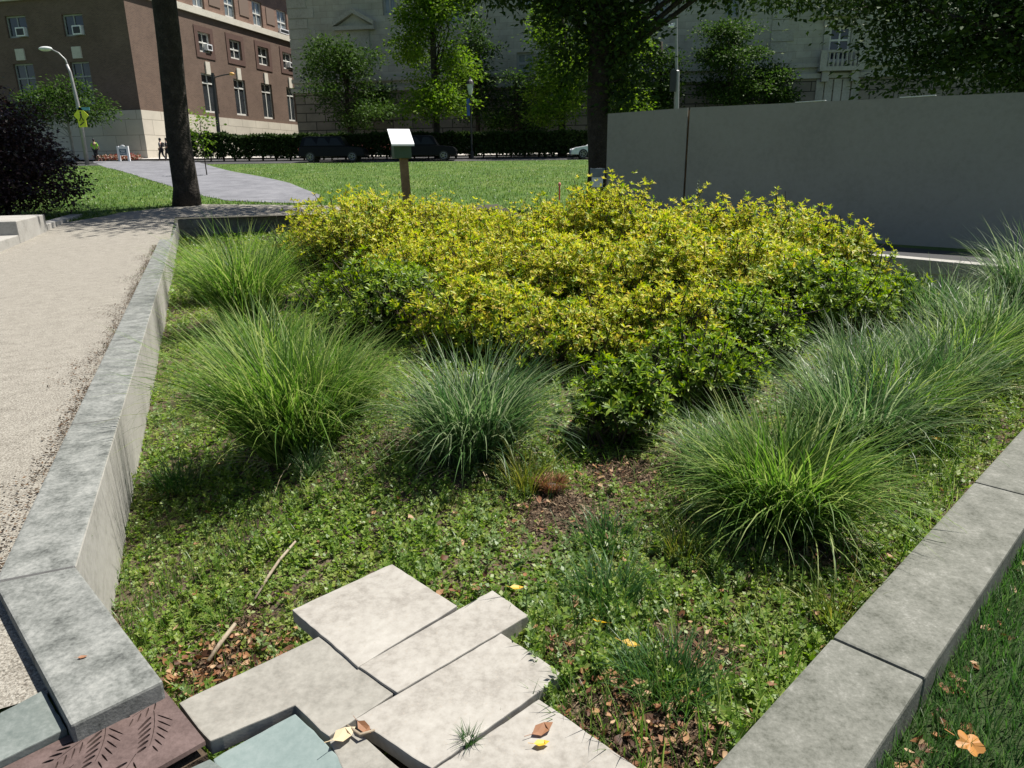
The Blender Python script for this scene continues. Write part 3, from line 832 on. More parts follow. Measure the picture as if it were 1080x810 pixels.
# stone building: long shaded facade
Pa = atY(318, 165, 76.5); Pa.z = 3.2
Pb = atY(900, 165, 68.0)
dS = Vector((Pb.x - Pa.x, Pb.y - Pa.y, 0)).normalized()
sb = empty('stone_building', Pa, 'long grey stone classical building in shade behind the street trees', 'building')
def szs(px, py): return onplane(px, py, Pa, dS)
LS = 95.0
zr = szs(820, 84)[1]           # top of the rusticated base
zl = szs(820, 68)[1]           # sill ledge
zt2 = zr + 10.2
def bay(px, hw):
    s = szs(px, 60)[0]
    return s - hw, s + hw
hole_s = []
b885 = (*[szs(x, 45)[0] for x in (874.5, 896.5)], zl + .1, szs(885, 28)[1])
wh = b885[3] - b885[2]
pit_s = 8.6
bays = [b885]
upper = []
for x0, x1, yb in ((689, 705, 20), (473, 487, 25), (546, 562, 9), (764, 779, 18), (628, 643, 14), (404, 418, 16)):
    a, b = szs(x0, yb)[0], szs(x1, yb)[0]
    upper.append((a, b, szs((x0 + x1) / 2, yb)[1], zt2 - .3))
low = [(szs(545, 66)[0], szs(563, 66)[0], szs(553, 78)[1], szs(553, 55)[1])]
fm_ = MB()
facade(fm_, Pa, dS, LS, zr, zt2, bays + upper + low)
fm_.build('wall', M['ashlar'], sb, Pa)
fr = MB()
nS = Vector((dS.y, -dS.x, 0))
facade(fr, Pa + nS * .18, dS, LS, 2.2, zr, [])
fr.build('rusticated_base', M['rust'], sb, Pa)
# left return wall
rw = MB()
facade(rw, Pa - nS * 30, nS, 30, 2.2, zt2, [])
rw.build('side_wall', M['ashlar'], sb, Pa)
lm = MB()
lm.obox(Pa, dS, -.3, LS, -.1, .40, zr - .02, zr + .38)
lm.obox(Pa, dS, -.2, LS, -.1, .25, zl - .35, zl)
lm.build('belt_course', M['gtrim'], sb, Pa)
qm, qm2 = MB(), MB()
zq = zr + .4
k = 0
while zq < zt2 - 1:
    L_ = 2.6 if k % 2 else 1.9
    qm.obox(Pa, dS, -.06, L_, -.05, .06, zq + .03, zq + .86)
    s = szs(813, 40)[0]
    qm2.obox(Pa, dS, s, s + L_ * .75, -.05, .08, zq + .03, zq + .86)
    zq += .9; k += 1
qm.build('quoins', M['gtrim'], sb, Pa)
qm2.build('quoins', M['gtrim'], sb, Pa)
MB().obox(Pa, dS, 0, LS, -.4, 1.0, zt2, zt2 + 1.2).build('cornice', M['gtrim'], sb, Pa)
for h in upper + low:
    window(sb, Pa, Pa, dS, h, M['dframe'], M['sky_glass'], depth=.3, mull=1, trans=(.5,), fw=.2)
for h in bays:
    window(sb, Pa, Pa, dS, h, M['frame'], M['glass'], depth=.25, mull=1, trans=(.62, .3), fw=.16)
    mw_ = MB()
    mw_.obox(Pa, dS, h[0] - .5, h[0] - .02, 0, .12, h[2], h[3] + .05); mw_.obox(Pa, dS, h[1] + .02, h[1] + .5, 0, .12, h[2], h[3] + .05)
    mw_.obox(Pa, dS, h[0] - .6, h[1] + .6, 0, .2, h[3] + .06, h[3] + .5)
    mw_.build('window_surround', M['gtrim'], sb, Pa)
def pediment(s0, s1, z):
    n = nS
    mb = MB()
    mid = (s0 + s1) / 2
    hgt = (s1 - s0) * .26
    for b0, b1, k in ((.0, .5, 1.0), ):
        q_ = lambda s, z_, b: tuple(Pa + dS * s + n * b + Vector((0, 0, z_ - Pa.z)))
        # raking cornices and the horizontal one
        for (u0, v0, u1, v1) in ((s0, z, mid, z + hgt), (mid, z + hgt, s1, z)):
            t = .42
            mb.add([q_(u0, v0, 0), q_(u1, v1, 0), q_(u1, v1 + t, 0), q_(u0, v0 + t, 0), q_(u0, v0, .6), q_(u1, v1, .6), q_(u1, v1 + t, .6), q_(u0, v0 + t, .6)],
                   [(0, 1, 2, 3), (4, 7, 6, 5), (0, 4, 5, 1), (3, 2, 6, 7), (0, 3, 7, 4), (1, 5, 6, 2)])
        mb.obox(Pa, dS, s0, s1, 0, .55, z - .35, z - .01)
        mb.add([q_(s0 + .3, z, .2), q_(s1 - .3, z, .2), q_(mid, z + hgt, .2)], [(0, 1, 2)])
    mb.build('pediment', M['gtrim'], sb, Pa)
pediment(szs(353, 30)[0], szs(396, 30)[0], szs(375, 28)[1])
pediment(szs(866, 15)[0], szs(906, 15)[0], szs(885, 13)[1])
s0, s1 = szs(360, 30)[0], szs(389, 30)[0]
MB().obox(Pa, dS, s0, s1, 0, .15, zl + .3, szs(375, 32)[1]).build('blind_window', M['gtrim'], sb, Pa)
# balcony with balusters
s0, s1 = szs(862, 70)[0], szs(908, 70)[0]
bc = MB().obox(Pa, dS, s0, s1, .0, 1.0, zl - .75, zl - .4).build('balcony', M['gtrim'], sb, Pa)
rail = MB()
rail.obox(Pa, dS, s0, s1, .72, .98, zl + .72, zl + .92)
for e in (s0, s1 - .55): rail.obox(Pa, dS, e, e + .55, .72, .98, zl - .4, zl + .72)
ns = 7
for k in range(ns):
    c_ = s0 + .75 + (s1 - s0 - 1.5) * k / (ns - 1)
    p_ = Pa + dS * c_ + nS * .85
    rail.tube([(*p_[:2], zl - .4), (*p_[:2], zl - .1), (*p_[:2], zl + .3), (*p_[:2], zl + .72)], [.09, .15, .07, .09], 8)
rail.build('balustrade', M['gtrim'], bc, Pa)
for e in (s0 + .3, s1 - .9): MB().obox(Pa, dS, e, e + .6, .19, .8, zl - 1.6, zl - .76).build('bracket', M['gtrim'], bc, Pa)
kr = MB()
sc_ = (s0 + s1) / 2
for k in range(-2, 3):
    kr.obox(Pa, dS, sc_ + k * .75 - .32, sc_ + k * .75 + .32, .18, .26 + .04 * (k % 2 == 0), zr - 2.0, zr - .1)
kr.build('arch_stones', M['gtrim'], sb, Pa)

# ---------------------------------------------------------------- vegetation builders
def grass_clump(base, hgt, spread, n, label, mat, seed, cat='ornamental grass', group='arching ornamental grass clumps', wd=.007, lean=(0, 0), root=.14, dry=True):
    r = np.random.default_rng(seed)
    root = max(root, .0) ; rad = root * np.sqrt(r.random(n)); ph = r.random(n) * 2 * np.pi
    b = np.stack([rad * np.cos(ph), rad * np.sin(ph), np.full(n, -.03)], 1)
    az = ph + r.normal(0, .95, n)
    L = hgt * r.uniform(.7, 1.45, n)
    u = r.random(n)
    a0 = .05 + .55 * u * (rad / root) + r.normal(0, .06, n)
    a1 = a0 + r.uniform(.45, 2.1, n) * (spread / hgt) * (.55 + .45 * L / (hgt * 1.3))
    V, Fc = blades(b, az, a0, a1, L, r.uniform(.7, 1.3, n) * wd, 7, r.normal(0, .5, n))
    V[:, 0] += lean[0] * np.clip(V[:, 2], 0, 9) ; V[:, 1] += lean[1] * np.clip(V[:, 2], 0, 9)
    V[:, 2] = np.maximum(V[:, 2], -.03 + .02 * r.random(len(V)))
    e = npmesh('ornamental_grass', V, Fc, mat, None, base, sm=True)
    tag(e, label, cat, group)
    if dry:
        k = max(10, n // 40)
        ph = r.random(k) * 2 * np.pi
        b = np.stack([root * np.cos(ph), root * np.sin(ph), np.full(k, -.02)], 1)
        V, Fc = blades(b, ph, r.uniform(.7, 1.2, k), r.uniform(1.6, 2.3, k), hgt * r.uniform(.25, .55, k), np.full(k, wd * .7), 5)
        V[:, 2] = np.maximum(V[:, 2], -.02)
        npmesh('dry_blades', V, Fc, LM['pleaf'], e, sm=True)
    return e
ROS = {}
def rosette_template(seed, n=8):
    r = np.random.default_rng(seed)
    d = []
    for k in range(n):
        a = k * 2.4 + r.normal(0, .2)
        el = r.uniform(.05, 1.1)
        d.append((math.cos(a) * math.cos(el), math.sin(a) * math.cos(el), math.sin(el)))
    d = np.array(d)
    V, Fc = scatter(LEAF_V, LEAF_F, frames(d, r.normal(0, .3, n)), np.zeros((n, 3)), r.uniform(.75, 1.15, n))
    return V, Fc
def shrub(base, rad, hgt, label, tipmat, seed, nros, leaf=.06, yellow=.75, group='rounded shrubs massed in the middle of the bed', lean=(0, 0), lowc=.12):
    r = np.random.default_rng(seed)
    e = empty('flowerless_shrub' if 0 else 'leafy_shrub', base, label, 'shrub', group)
    # branch tips spread over a loose uneven dome; each carries a short leafy shoot of rosettes
    nb = 9
    bd = r.normal(size=(nb, 3)); bd[:, 2] = np.abs(bd[:, 2]) * .9 + .05; bd /= np.linalg.norm(bd, axis=1, keepdims=True)
    bs = r.uniform(.4, .8, nb)
    nc = nros // 9
    c = r.normal(size=(nc, 3)); c[:, 2] = np.abs(c[:, 2]) - .22
    c /= np.linalg.norm(c, axis=1, keepdims=True)
    bump = np.max(np.clip(1 - np.arccos(np.clip(c @ bd.T, -1, 1)) / bs[None], 0, 1), axis=1)
    cdep = np.where(r.random(nc) < .7, r.uniform(.80, 1.03, nc), r.uniform(.4, .85, nc))
    # some branches outgrow the rest, and some sectors are thin
    tall = (r.random(nc) < .09) & (c[:, 2] > .25)
    cdep = np.where(tall, r.uniform(1.06, 1.2, nc), cdep)
    gapd = r.normal(size=(7, 3)); gapd /= np.linalg.norm(gapd, axis=1, keepdims=True)
    thin = (np.max(c @ gapd.T, axis=1) > .93) & (cdep > .7) & ~tall
    cdep = np.where(thin, cdep * r.uniform(.5, .75, nc), cdep)
    cf = (.80 + .26 * bump ** .8) * cdep
    tipc = c * cf[:, None] * np.array([rad * 1.05, rad * 1.05, hgt * .60]) + np.array([0, 0, hgt * .40])
    axis = c * np.array([.55, .55, .25]) + np.array([0, 0, .8]) + r.normal(0, .22, (nc, 3))
    axis /= np.linalg.norm(axis, axis=1, keepdims=True)
    ln_ = np.where(tall, r.uniform(.26, .42, nc), r.uniform(.10, .34, nc)) * (.6 + .4 * hgt)
    per = 9
    ci = np.repeat(np.arange(nc), per)
    u = r.random(nc * per) ** .8                       # 0 at the tip, 1 at the shoot's foot
    n = nc * per
    side = r.normal(size=(n, 3)) * (.02 + .10 * u)[:, None] * (.5 + .5 * hgt)
    P = tipc[ci] - axis[ci] * (u * ln_[ci])[:, None] + side
    d = c[ci] * .55 + axis[ci] * .35 + side * 3
    d /= np.linalg.norm(d, axis=1, keepdims=True)
    depth = cdep[ci] - .22 * u
    keep = (P[:, 2] > lowc * hgt) & (r.random(n) < np.clip(.35 + 1.1 * (P[:, 2] / hgt - .15), .35, 1))
    P, d, depth, u = P[keep], d[keep], depth[keep], u[keep]
    n = len(P)
    dirs = d * np.array([1, 1, .7]) + np.array([0, 0, .65]) + r.normal(0, .28, (n, 3))
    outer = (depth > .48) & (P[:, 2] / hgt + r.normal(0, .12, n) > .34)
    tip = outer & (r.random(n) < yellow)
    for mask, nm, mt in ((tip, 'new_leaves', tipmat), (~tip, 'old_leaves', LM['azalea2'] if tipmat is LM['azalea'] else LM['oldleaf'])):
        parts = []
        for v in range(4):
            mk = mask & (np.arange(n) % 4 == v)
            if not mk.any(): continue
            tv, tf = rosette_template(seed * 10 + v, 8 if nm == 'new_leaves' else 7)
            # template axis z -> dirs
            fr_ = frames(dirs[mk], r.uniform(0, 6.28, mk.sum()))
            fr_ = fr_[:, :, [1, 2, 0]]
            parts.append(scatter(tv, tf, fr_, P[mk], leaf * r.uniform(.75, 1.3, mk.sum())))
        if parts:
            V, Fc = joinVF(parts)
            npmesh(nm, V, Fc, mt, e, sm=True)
    tb = MB()
    for i_ in range(nc):
        if tipc[i_, 2] > hgt * .2: tb.tube([Vector(tipc[i_] - axis[i_] * ln_[i_] * 1.3), Vector(tipc[i_])], [.008, .005], 4, False)
    for k in range(9):
        a = r.uniform(0, 6.28); q_ = r.uniform(.25, .8)
        tgt = Vector((math.cos(a) * rad * q_, math.sin(a) * rad * q_, hgt * r.uniform(.6, .95) * (1 - .3 * q_)))
        st = Vector((math.cos(a) * .05, math.sin(a) * .05, -.05))
        md = st.lerp(tgt, .5) + Vector((r.normal(0, .05), r.normal(0, .05), .02)) * rad
        tb.tube([st, md, tgt], [.014, .009, .004], 5)
        for j in range(4):
            t2 = tgt + Vector((r.normal(0, .22), r.normal(0, .22), r.uniform(-.1, .2))) * rad
            tb.tube([md.lerp(tgt, r.uniform(.0, .8)), t2], [.006, .003], 4)
    tb.build('stems', M['twig'], e)
    return e
def tree(name, base, label, cat, mat, blobs, tr, th, leaf, nleaf, seed, group=None, limbs=10, top=None, cl=.5, per=28, bark=None, lean=(0, 0), simple=True, droop=.0):
    """blobs: (x, y, z, rx, ry, rz) relative to the base; leaves gather in clusters inside them"""
    r = np.random.default_rng(seed)
    e = empty(name, base, label, cat, group)
    tb = MB()
    pts = [Vector((lean[0] * t * th, lean[1] * t * th, t * th - (.15 if t == 0 else 0))) + Vector((r.normal(0, .12), r.normal(0, .12), 0)) * tr * (1 if 0 < t < 1 else 0) for t in (0, .04, .15, .35, .6, .85, 1)]
    tb.tube(pts, [tr * 1.3, tr * 1.08, tr, tr * .97, tr * .92, tr * .8, tr * .5], 14)
    tb.build('trunk', bark or M['bark'], e, sm=True)
    vol = np.array([b[3] * b[4] * b[5] for b in blobs]); vol = vol ** .55; vol /= vol.sum()
    nc = max(3, nleaf // per)
    bi = r.choice(len(blobs), nc, p=vol)
    B = np.array(blobs)[bi]
    d = r.normal(size=(nc, 3)); d /= np.linalg.norm(d, axis=1, keepdims=True)
    rr = r.uniform(.35, 1.0, nc) ** .6
    cc = B[:, :3] + d * rr[:, None] * B[:, 3:6]
    lb = MB()
    tip = pts[-1]
    order = r.permutation(nc)[:limbs * 3]
    for k, i in enumerate(order):
        c_ = Vector(cc[i])
        t0 = r.uniform(.45, .98)
        s_ = pts[0].lerp(tip, t0)
        if c_.z < s_.z - 1: s_ = pts[0].lerp(tip, max(.25, min(.95, (c_.z - .5) / th)))
        md = s_.lerp(c_, .5) + Vector((r.normal(0, .1), r.normal(0, .1), r.uniform(.0, .15))) * (c_ - s_).length
        ra = tr * (.32 if k < limbs else .16)
        lb.tube([s_, md, c_], [ra, ra * .6, ra * .2], 6)
    lb.build('branches', bark or M['bark'], e)
    n = nc * per
    ci = np.repeat(np.arange(nc), per)
    off = r.normal(size=(n, 3)) * cl * np.array([1, 1, .55])
    P = cc[ci] + off
    P[:, 2] -= droop * np.hypot(off[:, 0], off[:, 1])
    dirs = off + r.normal(0, .5, (n, 3)) * cl + np.array([0, 0, -.15 * cl])
    V, Fc = scatter(LF_SIMPLE_V if simple else LEAF_V, LF_SIMPLE_F if simple else LEAF_F, frames(dirs, r.normal(0, .7, n)), P, leaf * r.uniform(.65, 1.3, n))
    npmesh('crown', V, Fc, mat, e)
    return e

# ---------------------------------------------------------------- shrubs
SH = [  # px, Y, top py, half width px, label, tip material, yellow share
 (365, 11.6, 190, 72, 'yellow shrub at the left end of the mass, nearest the green box on its post', 'azalea', .85),
 (462, 12.4, 200, 82, 'yellow shrub in the back row in front of the wooden box post', 'azalea', .85),
 (560, 11.6, 206, 84, 'yellow shrub in the back row before the open lawn, left of the red stake', 'azalea', .85),
 (640, 11.0, 193, 72, 'tallest yellow shrub with upright shoots below the dark tree trunk', 'azalea', .85),
 (728, 10.4, 211, 78, 'yellow shrub in front of the gap in the grey fence', 'azalea', .85),
 (810, 10.2, 206, 76, 'yellow green shrub against the middle of the grey fence', 'azalea', .75),
 (878, 9.6, 220, 58, 'last yellow green shrub on the right, beside the pale coping strip', 'azalea', .6),
 (455, 9.8, 236, 92, 'yellow shrub of the middle row above the central grass clump', 'azalea', .85),
 (575, 9.0, 238, 100, 'yellow shrub of the middle row at the centre of the mass', 'azalea', .85),
 (690, 8.8, 232, 92, 'yellow shrub of the middle row right of centre', 'azalea', .85),
 (800, 8.6, 245, 86, 'bronze tinged shrub of the middle row at right', 'azalea', .75),
 (392, 8.2, 268, 84, 'greener shrub in front row at left, behind the tall arching grass', 'azalea2', .8),
 (500, 7.3, 288, 84, 'yellow shrub in front row just behind the central grass clump', 'azalea', .7),
 (600, 6.6, 300, 88, 'broad yellow bronze shrub at centre of the front row', 'azalea', .7),
 (695, 6.5, 292, 84, 'yellow shrub of the front row behind the small green shrub', 'azalea', .75),
 (785, 6.8, 300, 80, 'mixed yellow and green shrub of the front row, right of centre', 'azalea2', .85),
 (868, 8.0, 268, 70, 'green shrub at right of the front row behind arching grass', 'azalea2', .85),
 (655, 4.5, 372, 58, 'small glossy green shrub standing alone on bare mulch in front', 'azalea2', .85),
 (745, 5.3, 345, 78, 'low green shrub between the small front shrub and right grass clump', 'azalea2', .8),
 (935, 8.6, 285, 44, 'low bright green shrub beneath the end of pale coping strip', 'azalea2', .9),
]
for i, (px, Y, ty, hw, lab, tm_, yl) in enumerate(SH):
    p = atY(px, ty, Y)
    x, y = p.x, Y
    zb_ = zbp(x, y)
    rad = hw * Y / 785
    hgt = (p.z - zb_) / 1.0
    n = int(900 + 2500 * rad * (hgt + .3))
    shrub((x, y, zb_), rad, hgt, lab, LM[tm_], 100 + i, n, leaf=.061 if Y > 7 else .05, yellow=yl, lowc=.1 if Y > 6 else .22)

# ---------------------------------------------------------------- ornamental grasses
LR_ = random.Random(4)
GR = [  # base px, top py, spread, n, label, mat, lean
 ((262, 340), 246, .95, 900, 'arching grass clump farthest back along the left wall', 'grassblade', (.1, 0)),
 ((225, 318), 254, .8, 420, 'smaller grass tuft pressed between left wall and farthest clump', 'grassblade', (0, 0)),
 ((318, 474), 335, 1.05, 1300, 'large bright arching grass clump in the left middle of the bed', 'grassblade', (-.05, 0)),
 ((280, 400), 320, .95, 600, 'grass clump between the large bright clump and the farthest one', 'grassblade', (0, 0)),
 ((497, 482), 372, 1.1, 1200, 'grey green arching grass clump at centre below the yellow shrubs', 'grassblade2', (.03, 0)),
 ((822, 556), 428, 1.15, 1500, 'large pale arching grass clump nearest the right stone wall', 'grassblade', (0, 0)),
 ((900, 480), 368, 1.0, 900, 'grey green grass clump just behind the large pale right clump', 'grassblade2', (0, 0)),
 ((985, 432), 340, 1.0, 900, 'grass clump midway along the right stone wall', 'grassblade2', (.05, 0)),
 ((905, 420), 338, .95, 700, 'blue green grass clump touching the right hand shrubs', 'grassblade2', (0, 0)),
 ((1040, 385), 296, 1.0, 800, 'grass clump close to right edge before the pale coping', 'grassblade2', (0, 0)),
 ((1085, 335), 246, 1.0, 800, 'tall grass clump cut by right edge below the grey fence', 'grassblade2', (0, 0)),
 ((350, 440), 352, 1.0, 700, 'grass clump filling between the large bright clump and the grey green one', 'grassblade', (.0, 0)),
 ((300, 300), 246, .9, 500, 'tall light grass clump just left of the yellow shrub mass', 'grassblade', (0, 0)),
 ((755, 500), 440, 1.0, 500, 'smaller grass clump hugging the left side of the large pale right clump', 'grassblade2', (0, 0)),
 ((945, 455), 365, 1.0, 800, 'bright grass clump between the large pale right clump and the stone wall', 'grassblade', (0, 0)),
 ((1015, 405), 318, 1.0, 700, 'bright narrow grass clump in the right hand bank of grasses', 'grassblade', (0, 0)),
 ((985, 350), 285, .9, 500, 'small grass clump in front of the pale coping strip', 'grassblade2', (0, 0)),
]
for i, (b, ty, sp, n, lab, mt, ln) in enumerate(GR):
    p = on(*b, zbp, 1.5)
    top_ = atY(b[0], ty, p.y + .15)
    h = max(.35, (top_.z - p.z))
    grass_clump(p, h * 1.0, h * .95 * sp, int(n * 1.15), lab, LM[mt], 300 + i, lean=(ln[0] + LR_.uniform(-.18, .18), ln[1] + LR_.uniform(-.12, .12)), root=.12 + .16 * h, wd=.0118 if p.y < 6 else .0165)
for i, (b, h, n, lab, mt) in enumerate((
    ((186, 518), .26, 220, 'low dark tuft of grassy leaves beside the left wall face', 'lily'),
    ((556, 520), .30, 130, 'small yellow green tuft below the central grey green clump', 'tuft'),
    ((722, 590), .20, 90, 'little yellow tuft left of the large pale right clump', 'tuft'),
    ((250, 320), .25, 160, 'dark grassy tuft at the foot of the farthest left clump', 'lily'),
    ((880, 660), .26, 60, 'bright upright blades against the right stone wall', 'tuft'),
    ((240, 655), .14, 70, 'tiny green tuft beside the long dead stick', 'grassblade'),
    ((640, 640), .20, 300, 'dark grassy tuft right of the pale slabs', 'lily'),
    ((700, 730), .18, 320, 'dark grassy tuft near the bottom, right of slabs with leaves', 'lily'),
    ((640, 575), .18, 220, 'dark grassy tuft beside the bare mulch patch', 'lily'),
    ((330, 500), .2, 160, 'pale grassy tuft at the foot of the large bright clump', 'grassblade2'),
    ((990, 480), .2, 150, 'green grassy tuft between stone wall and right clumps', 'grassblade'))):
    p = on(*b, zbp, 1.5)
    grass_clump(p, h, h * .8, n, lab, LM[mt], 400 + i, 'grass tuft', 'small grass tufts in the bed', wd=.006, root=.07 + .06 * (mt == 'lily'), dry=False)

# ---------------------------------------------------------------- ground cover, litter, lawn blades
def free_spot(n, poly_or_box, dens):
    pass
def cover_points(n, ymax, ymin=1.4, pw=1.0):
    out = []
    got = 0
    while got < n:
        y = ymin + (ymax - ymin) * RNG.random(n * 3) ** pw
        x = RNG.uniform(-1, 1, n * 3) * (y * .78 + .3)
        k = inside(PLANTER, x, y)
        # keep off the slabs
        dl = (x - K0.x) * nL.x + (y - K0.y) * nL.y
        dr = (x - R0.x) * nR.x + (y - R0.y) * nR.y
        k &= (dl > .0) & (dr < -.02)
        pts = np.stack([x[k], y[k], zbed(x[k], y[k])], 1)
        out.append(pts); got += len(pts)
    return np.concatenate(out)[:n]
def onslab(P):
    k = np.zeros(len(P), bool)
    for q in SLABS: k |= inside(q, P[:, 0], P[:, 1])
    return k
SLABP = [(-.95, 1.1), (-.95, 1.62), (-.72, 2.46), (-.5, 2.72), (.07, 2.5), (.36, 1.62), (.45, 1.1)]
def patch(x, y, f, ph):
    return np.sin(x * f + ph) * np.sin(y * f * 1.13 + ph * 1.7) + .6 * np.sin(x * f * 2.3 - y * f * 1.9 + ph)
MULCH = [on(*p, zbp, 1.5) for p in ((590, 540), (655, 500), (735, 690), (260, 660), (230, 700), (650, 770), (720, 790), (600, 690), (860, 590), (930, 520))]
MR = [.28, .30, .22, .10, .14, .26, .2, .10, .14, .16]
P = cover_points(150000, 14, 1.4, 1.75)
P = P[~onslab(P)]
bare = np.zeros(len(P))
for c_, r_ in zip(MULCH, MR):
    bare = np.maximum(bare, 1 - np.hypot(P[:, 0] - c_.x, P[:, 1] - c_.y) / r_)
dn = patch(P[:, 0], P[:, 1], 2.6, .7)
P = P[(RNG.random(len(P)) < np.clip(.72 + .34 * dn, .2, 1)) & (bare + RNG.normal(0, .15, len(P)) < .25)]
n = len(P)
tv, tf = [], []
for k in range(3):
    a = k * 2.1
    c0, s0 = math.cos(a), math.sin(a)
    b_ = len(tv)
    for (x, y, z) in LF_SIMPLE_V:
        tv.append((x * c0 - y * 1.5 * s0, x * s0 + y * 1.5 * c0, z + .25 * x))
    tf.append([b_ + q_ for q_ in LF_SIMPLE_F[0]])
up = RNG.normal(0, .5, (n, 3)) + np.array([0, 0, 1.0])
fr_ = frames(up, RNG.uniform(0, 6.28, n))[:, :, [1, 2, 0]]
pk = patch(P[:, 0], P[:, 1], 3.7, 5.1) + RNG.normal(0, .45, n) > .25
hz = .008 + .055 * RNG.random(n) ** 1.3 * np.clip(1.0 + .45 * dn[:1].mean(), .3, 1.5)
V1 = scatter(tv, tf, fr_, P + np.stack([0 * hz, 0 * hz, hz], 1), (.007 + .015 * RNG.random(n) ** 1.6) * (1 + P[:, 1] * .11))
Pf = np.stack([RNG.uniform(-11, 8, 26000), 12 + 12 * RNG.random(26000), np.zeros(26000)], 1)
Pf = Pf[inside(PLANTER, Pf[:, 0], Pf[:, 1])]
Pf[:, 2] = zbed(Pf[:, 0], Pf[:, 1]) + .02 + .12 * RNG.random(len(Pf))
up2 = RNG.normal(0, .6, (len(Pf), 3)) + np.array([0, 0, 1.0])
V1 = joinVF([V1, scatter(tv, tf, frames(up2, RNG.uniform(0, 6.28, len(Pf)))[:, :, [1, 2, 0]], Pf, RNG.uniform(.04, .085, len(Pf)))])
mi_ = np.concatenate([np.repeat(pk.astype(int), 3), np.zeros(3 * len(Pf), int)])
o = npmesh('ground_cover', *V1, [LM['cover'], LM['cover2']], mi=mi_)
tag(o, 'low leafy green weeds covering the planting bed', 'ground cover', kind='stuff')
# taller leafy weeds: short stems carrying pairs of leaves
wv, wf = [], []
wr_ = random.Random(3)
for k in range(11):
    zz = .10 + .9 * k / 10
    a = k * 2.4
    L_ = .46 * (1.05 - .55 * zz)
    el = .45 + .3 * zz
    c0, s0 = math.cos(a), math.sin(a)
    b_ = len(wv)
    for (x, y, z) in LF_SIMPLE_V:
        x2, z2 = x * math.cos(el) - z * math.sin(el), x * math.sin(el) + z * math.cos(el)
        wv.append(((x2 * c0 - y * 1.15 * s0) * L_, (x2 * s0 + y * 1.15 * c0) * L_, z2 * L_ + zz))
    wf.append([b_ + q_ for q_ in LF_SIMPLE_F[0]])
b_ = len(wv); wv += [(-.02, 0, 0), (.02, 0, 0), (.01, 0, 1), (-.01, 0, 1)]; wf.append([b_, b_ + 1, b_ + 2, b_ + 3])
for kk, (cnt, frq, ph_, lo_, hi_, mt_, lab_) in enumerate(((9000, 2.1, 3.3, .035, .10, 'cover', 'taller leafy weeds in patches over the bed'), (6000, 1.7, 1.2, .03, .085, 'cover3', 'pale frosty leaved weeds in patches over the bed'))):
    P = cover_points(cnt, 11, 1.4, 1.7)
    P = P[~onslab(P)]
    bare = np.zeros(len(P))
    for c_, r_ in zip(MULCH, MR): bare = np.maximum(bare, 1 - np.hypot(P[:, 0] - c_.x, P[:, 1] - c_.y) / r_)
    dn2 = patch(P[:, 0], P[:, 1], frq, ph_)
    P = P[(RNG.random(len(P)) < np.clip(.25 + .55 * dn2, .02, 1)) & (bare < .15)]
    n = len(P)
    up3 = RNG.normal(0, .3, (n, 3)) + np.array([0, 0, 1.0])
    o = npmesh('weed_patch', *scatter(wv, wf, frames(up3, RNG.uniform(0, 6.28, n))[:, :, [1, 2, 0]], P, RNG.uniform(lo_, hi_, n) * (1 + P[:, 1] * .07)), LM[mt_])
    tag(o, lab_, 'weeds', kind='stuff')
# thin grass among the weeds
P = cover_points(42000, 13, 1.4, 1.6)
P = P[~onslab(P)]
dn = patch(P[:, 0], P[:, 1], 1.9, 2.1)
P = P[RNG.random(len(P)) < np.clip(.3 + .5 * dn, .06, 1)]
n = len(P)
V2 = blades(P, RNG.uniform(0, 6.28, n), RNG.uniform(0, .5, n), RNG.uniform(.4, 1.6, n), RNG.uniform(.05, .16, n), RNG.uniform(.003, .0055, n) * (1 + P[:, 1] * .06), 4)
o = npmesh('bed_grass', *V2, LM['lawn'])
tag(o, 'thin wild grass growing among the weeds in the bed', 'grass', kind='stuff')
# dry leaf litter
def dryleaf_arrays(P, size, r, flat=.4):
    n = len(P)
    tv = [(-.5,0,.06),(-.2,.28,.12),(-.2,-.28,.02),(.2,.25,-.02),(.2,-.25,.10),(.55,.02,.14),(-.2,0,-.02),(.2,0,.0)]
    d = r.normal(0, 1, (n, 3)) * np.array([1, 1, flat])
    return scatter(tv, LEAF_F, frames(d, r.normal(0, flat, n)), P, size * r.uniform(.5, 1.15, n)[:, None] * np.stack([r.uniform(.7, 1.3, n), r.uniform(.6, 1.3, n), r.uniform(.4, 2.2, n)], 1))
P = cover_points(2600, 8, 1.4, 1.9)
P = P[~onslab(P)]
dn = patch(P[:, 0], P[:, 1], 3.3, 4.0)
P = P[RNG.random(len(P)) < np.clip(.2 + .3 * dn, .05, 1)]
ex = []
for (px, py, cnt, rr) in ((200, 712, 110, .10), (262, 690, 70, .09), (240, 720, 60, .07), (320, 668, 30, .05), (650, 775, 90, .12), (690, 790, 60, .1), (585, 690, 26, .07), (615, 715, 30, .08),
                          (470, 630, 16, .04), (500, 635, 12, .05), (560, 540, 20, .15), (655, 505, 50, .2), (725, 650, 24, .12), (860, 592, 30, .14), (930, 525, 30, .15), (300, 700, 30, .06), (740, 700, 24, .12)):
    c_ = on(px, py, zbp, 1.4)
    q_ = RNG.normal(0, 1, (cnt, 2)) * rr
    ex.append(np.stack([c_.x + q_[:, 0], c_.y + q_[:, 1], zbed(c_.x + q_[:, 0], c_.y + q_[:, 1])], 1))
P = np.concatenate([P] + ex)
P = P[~onslab(P)]
P[:, 2] += RNG.uniform(.008, .05, len(P))
o = npmesh('leaf_litter', *dryleaf_arrays(P, .042, RNG), LM['litter'], sm=True)
tag(o, 'dry brown fallen leaves lying among the weeds', 'leaf litter', kind='stuff')
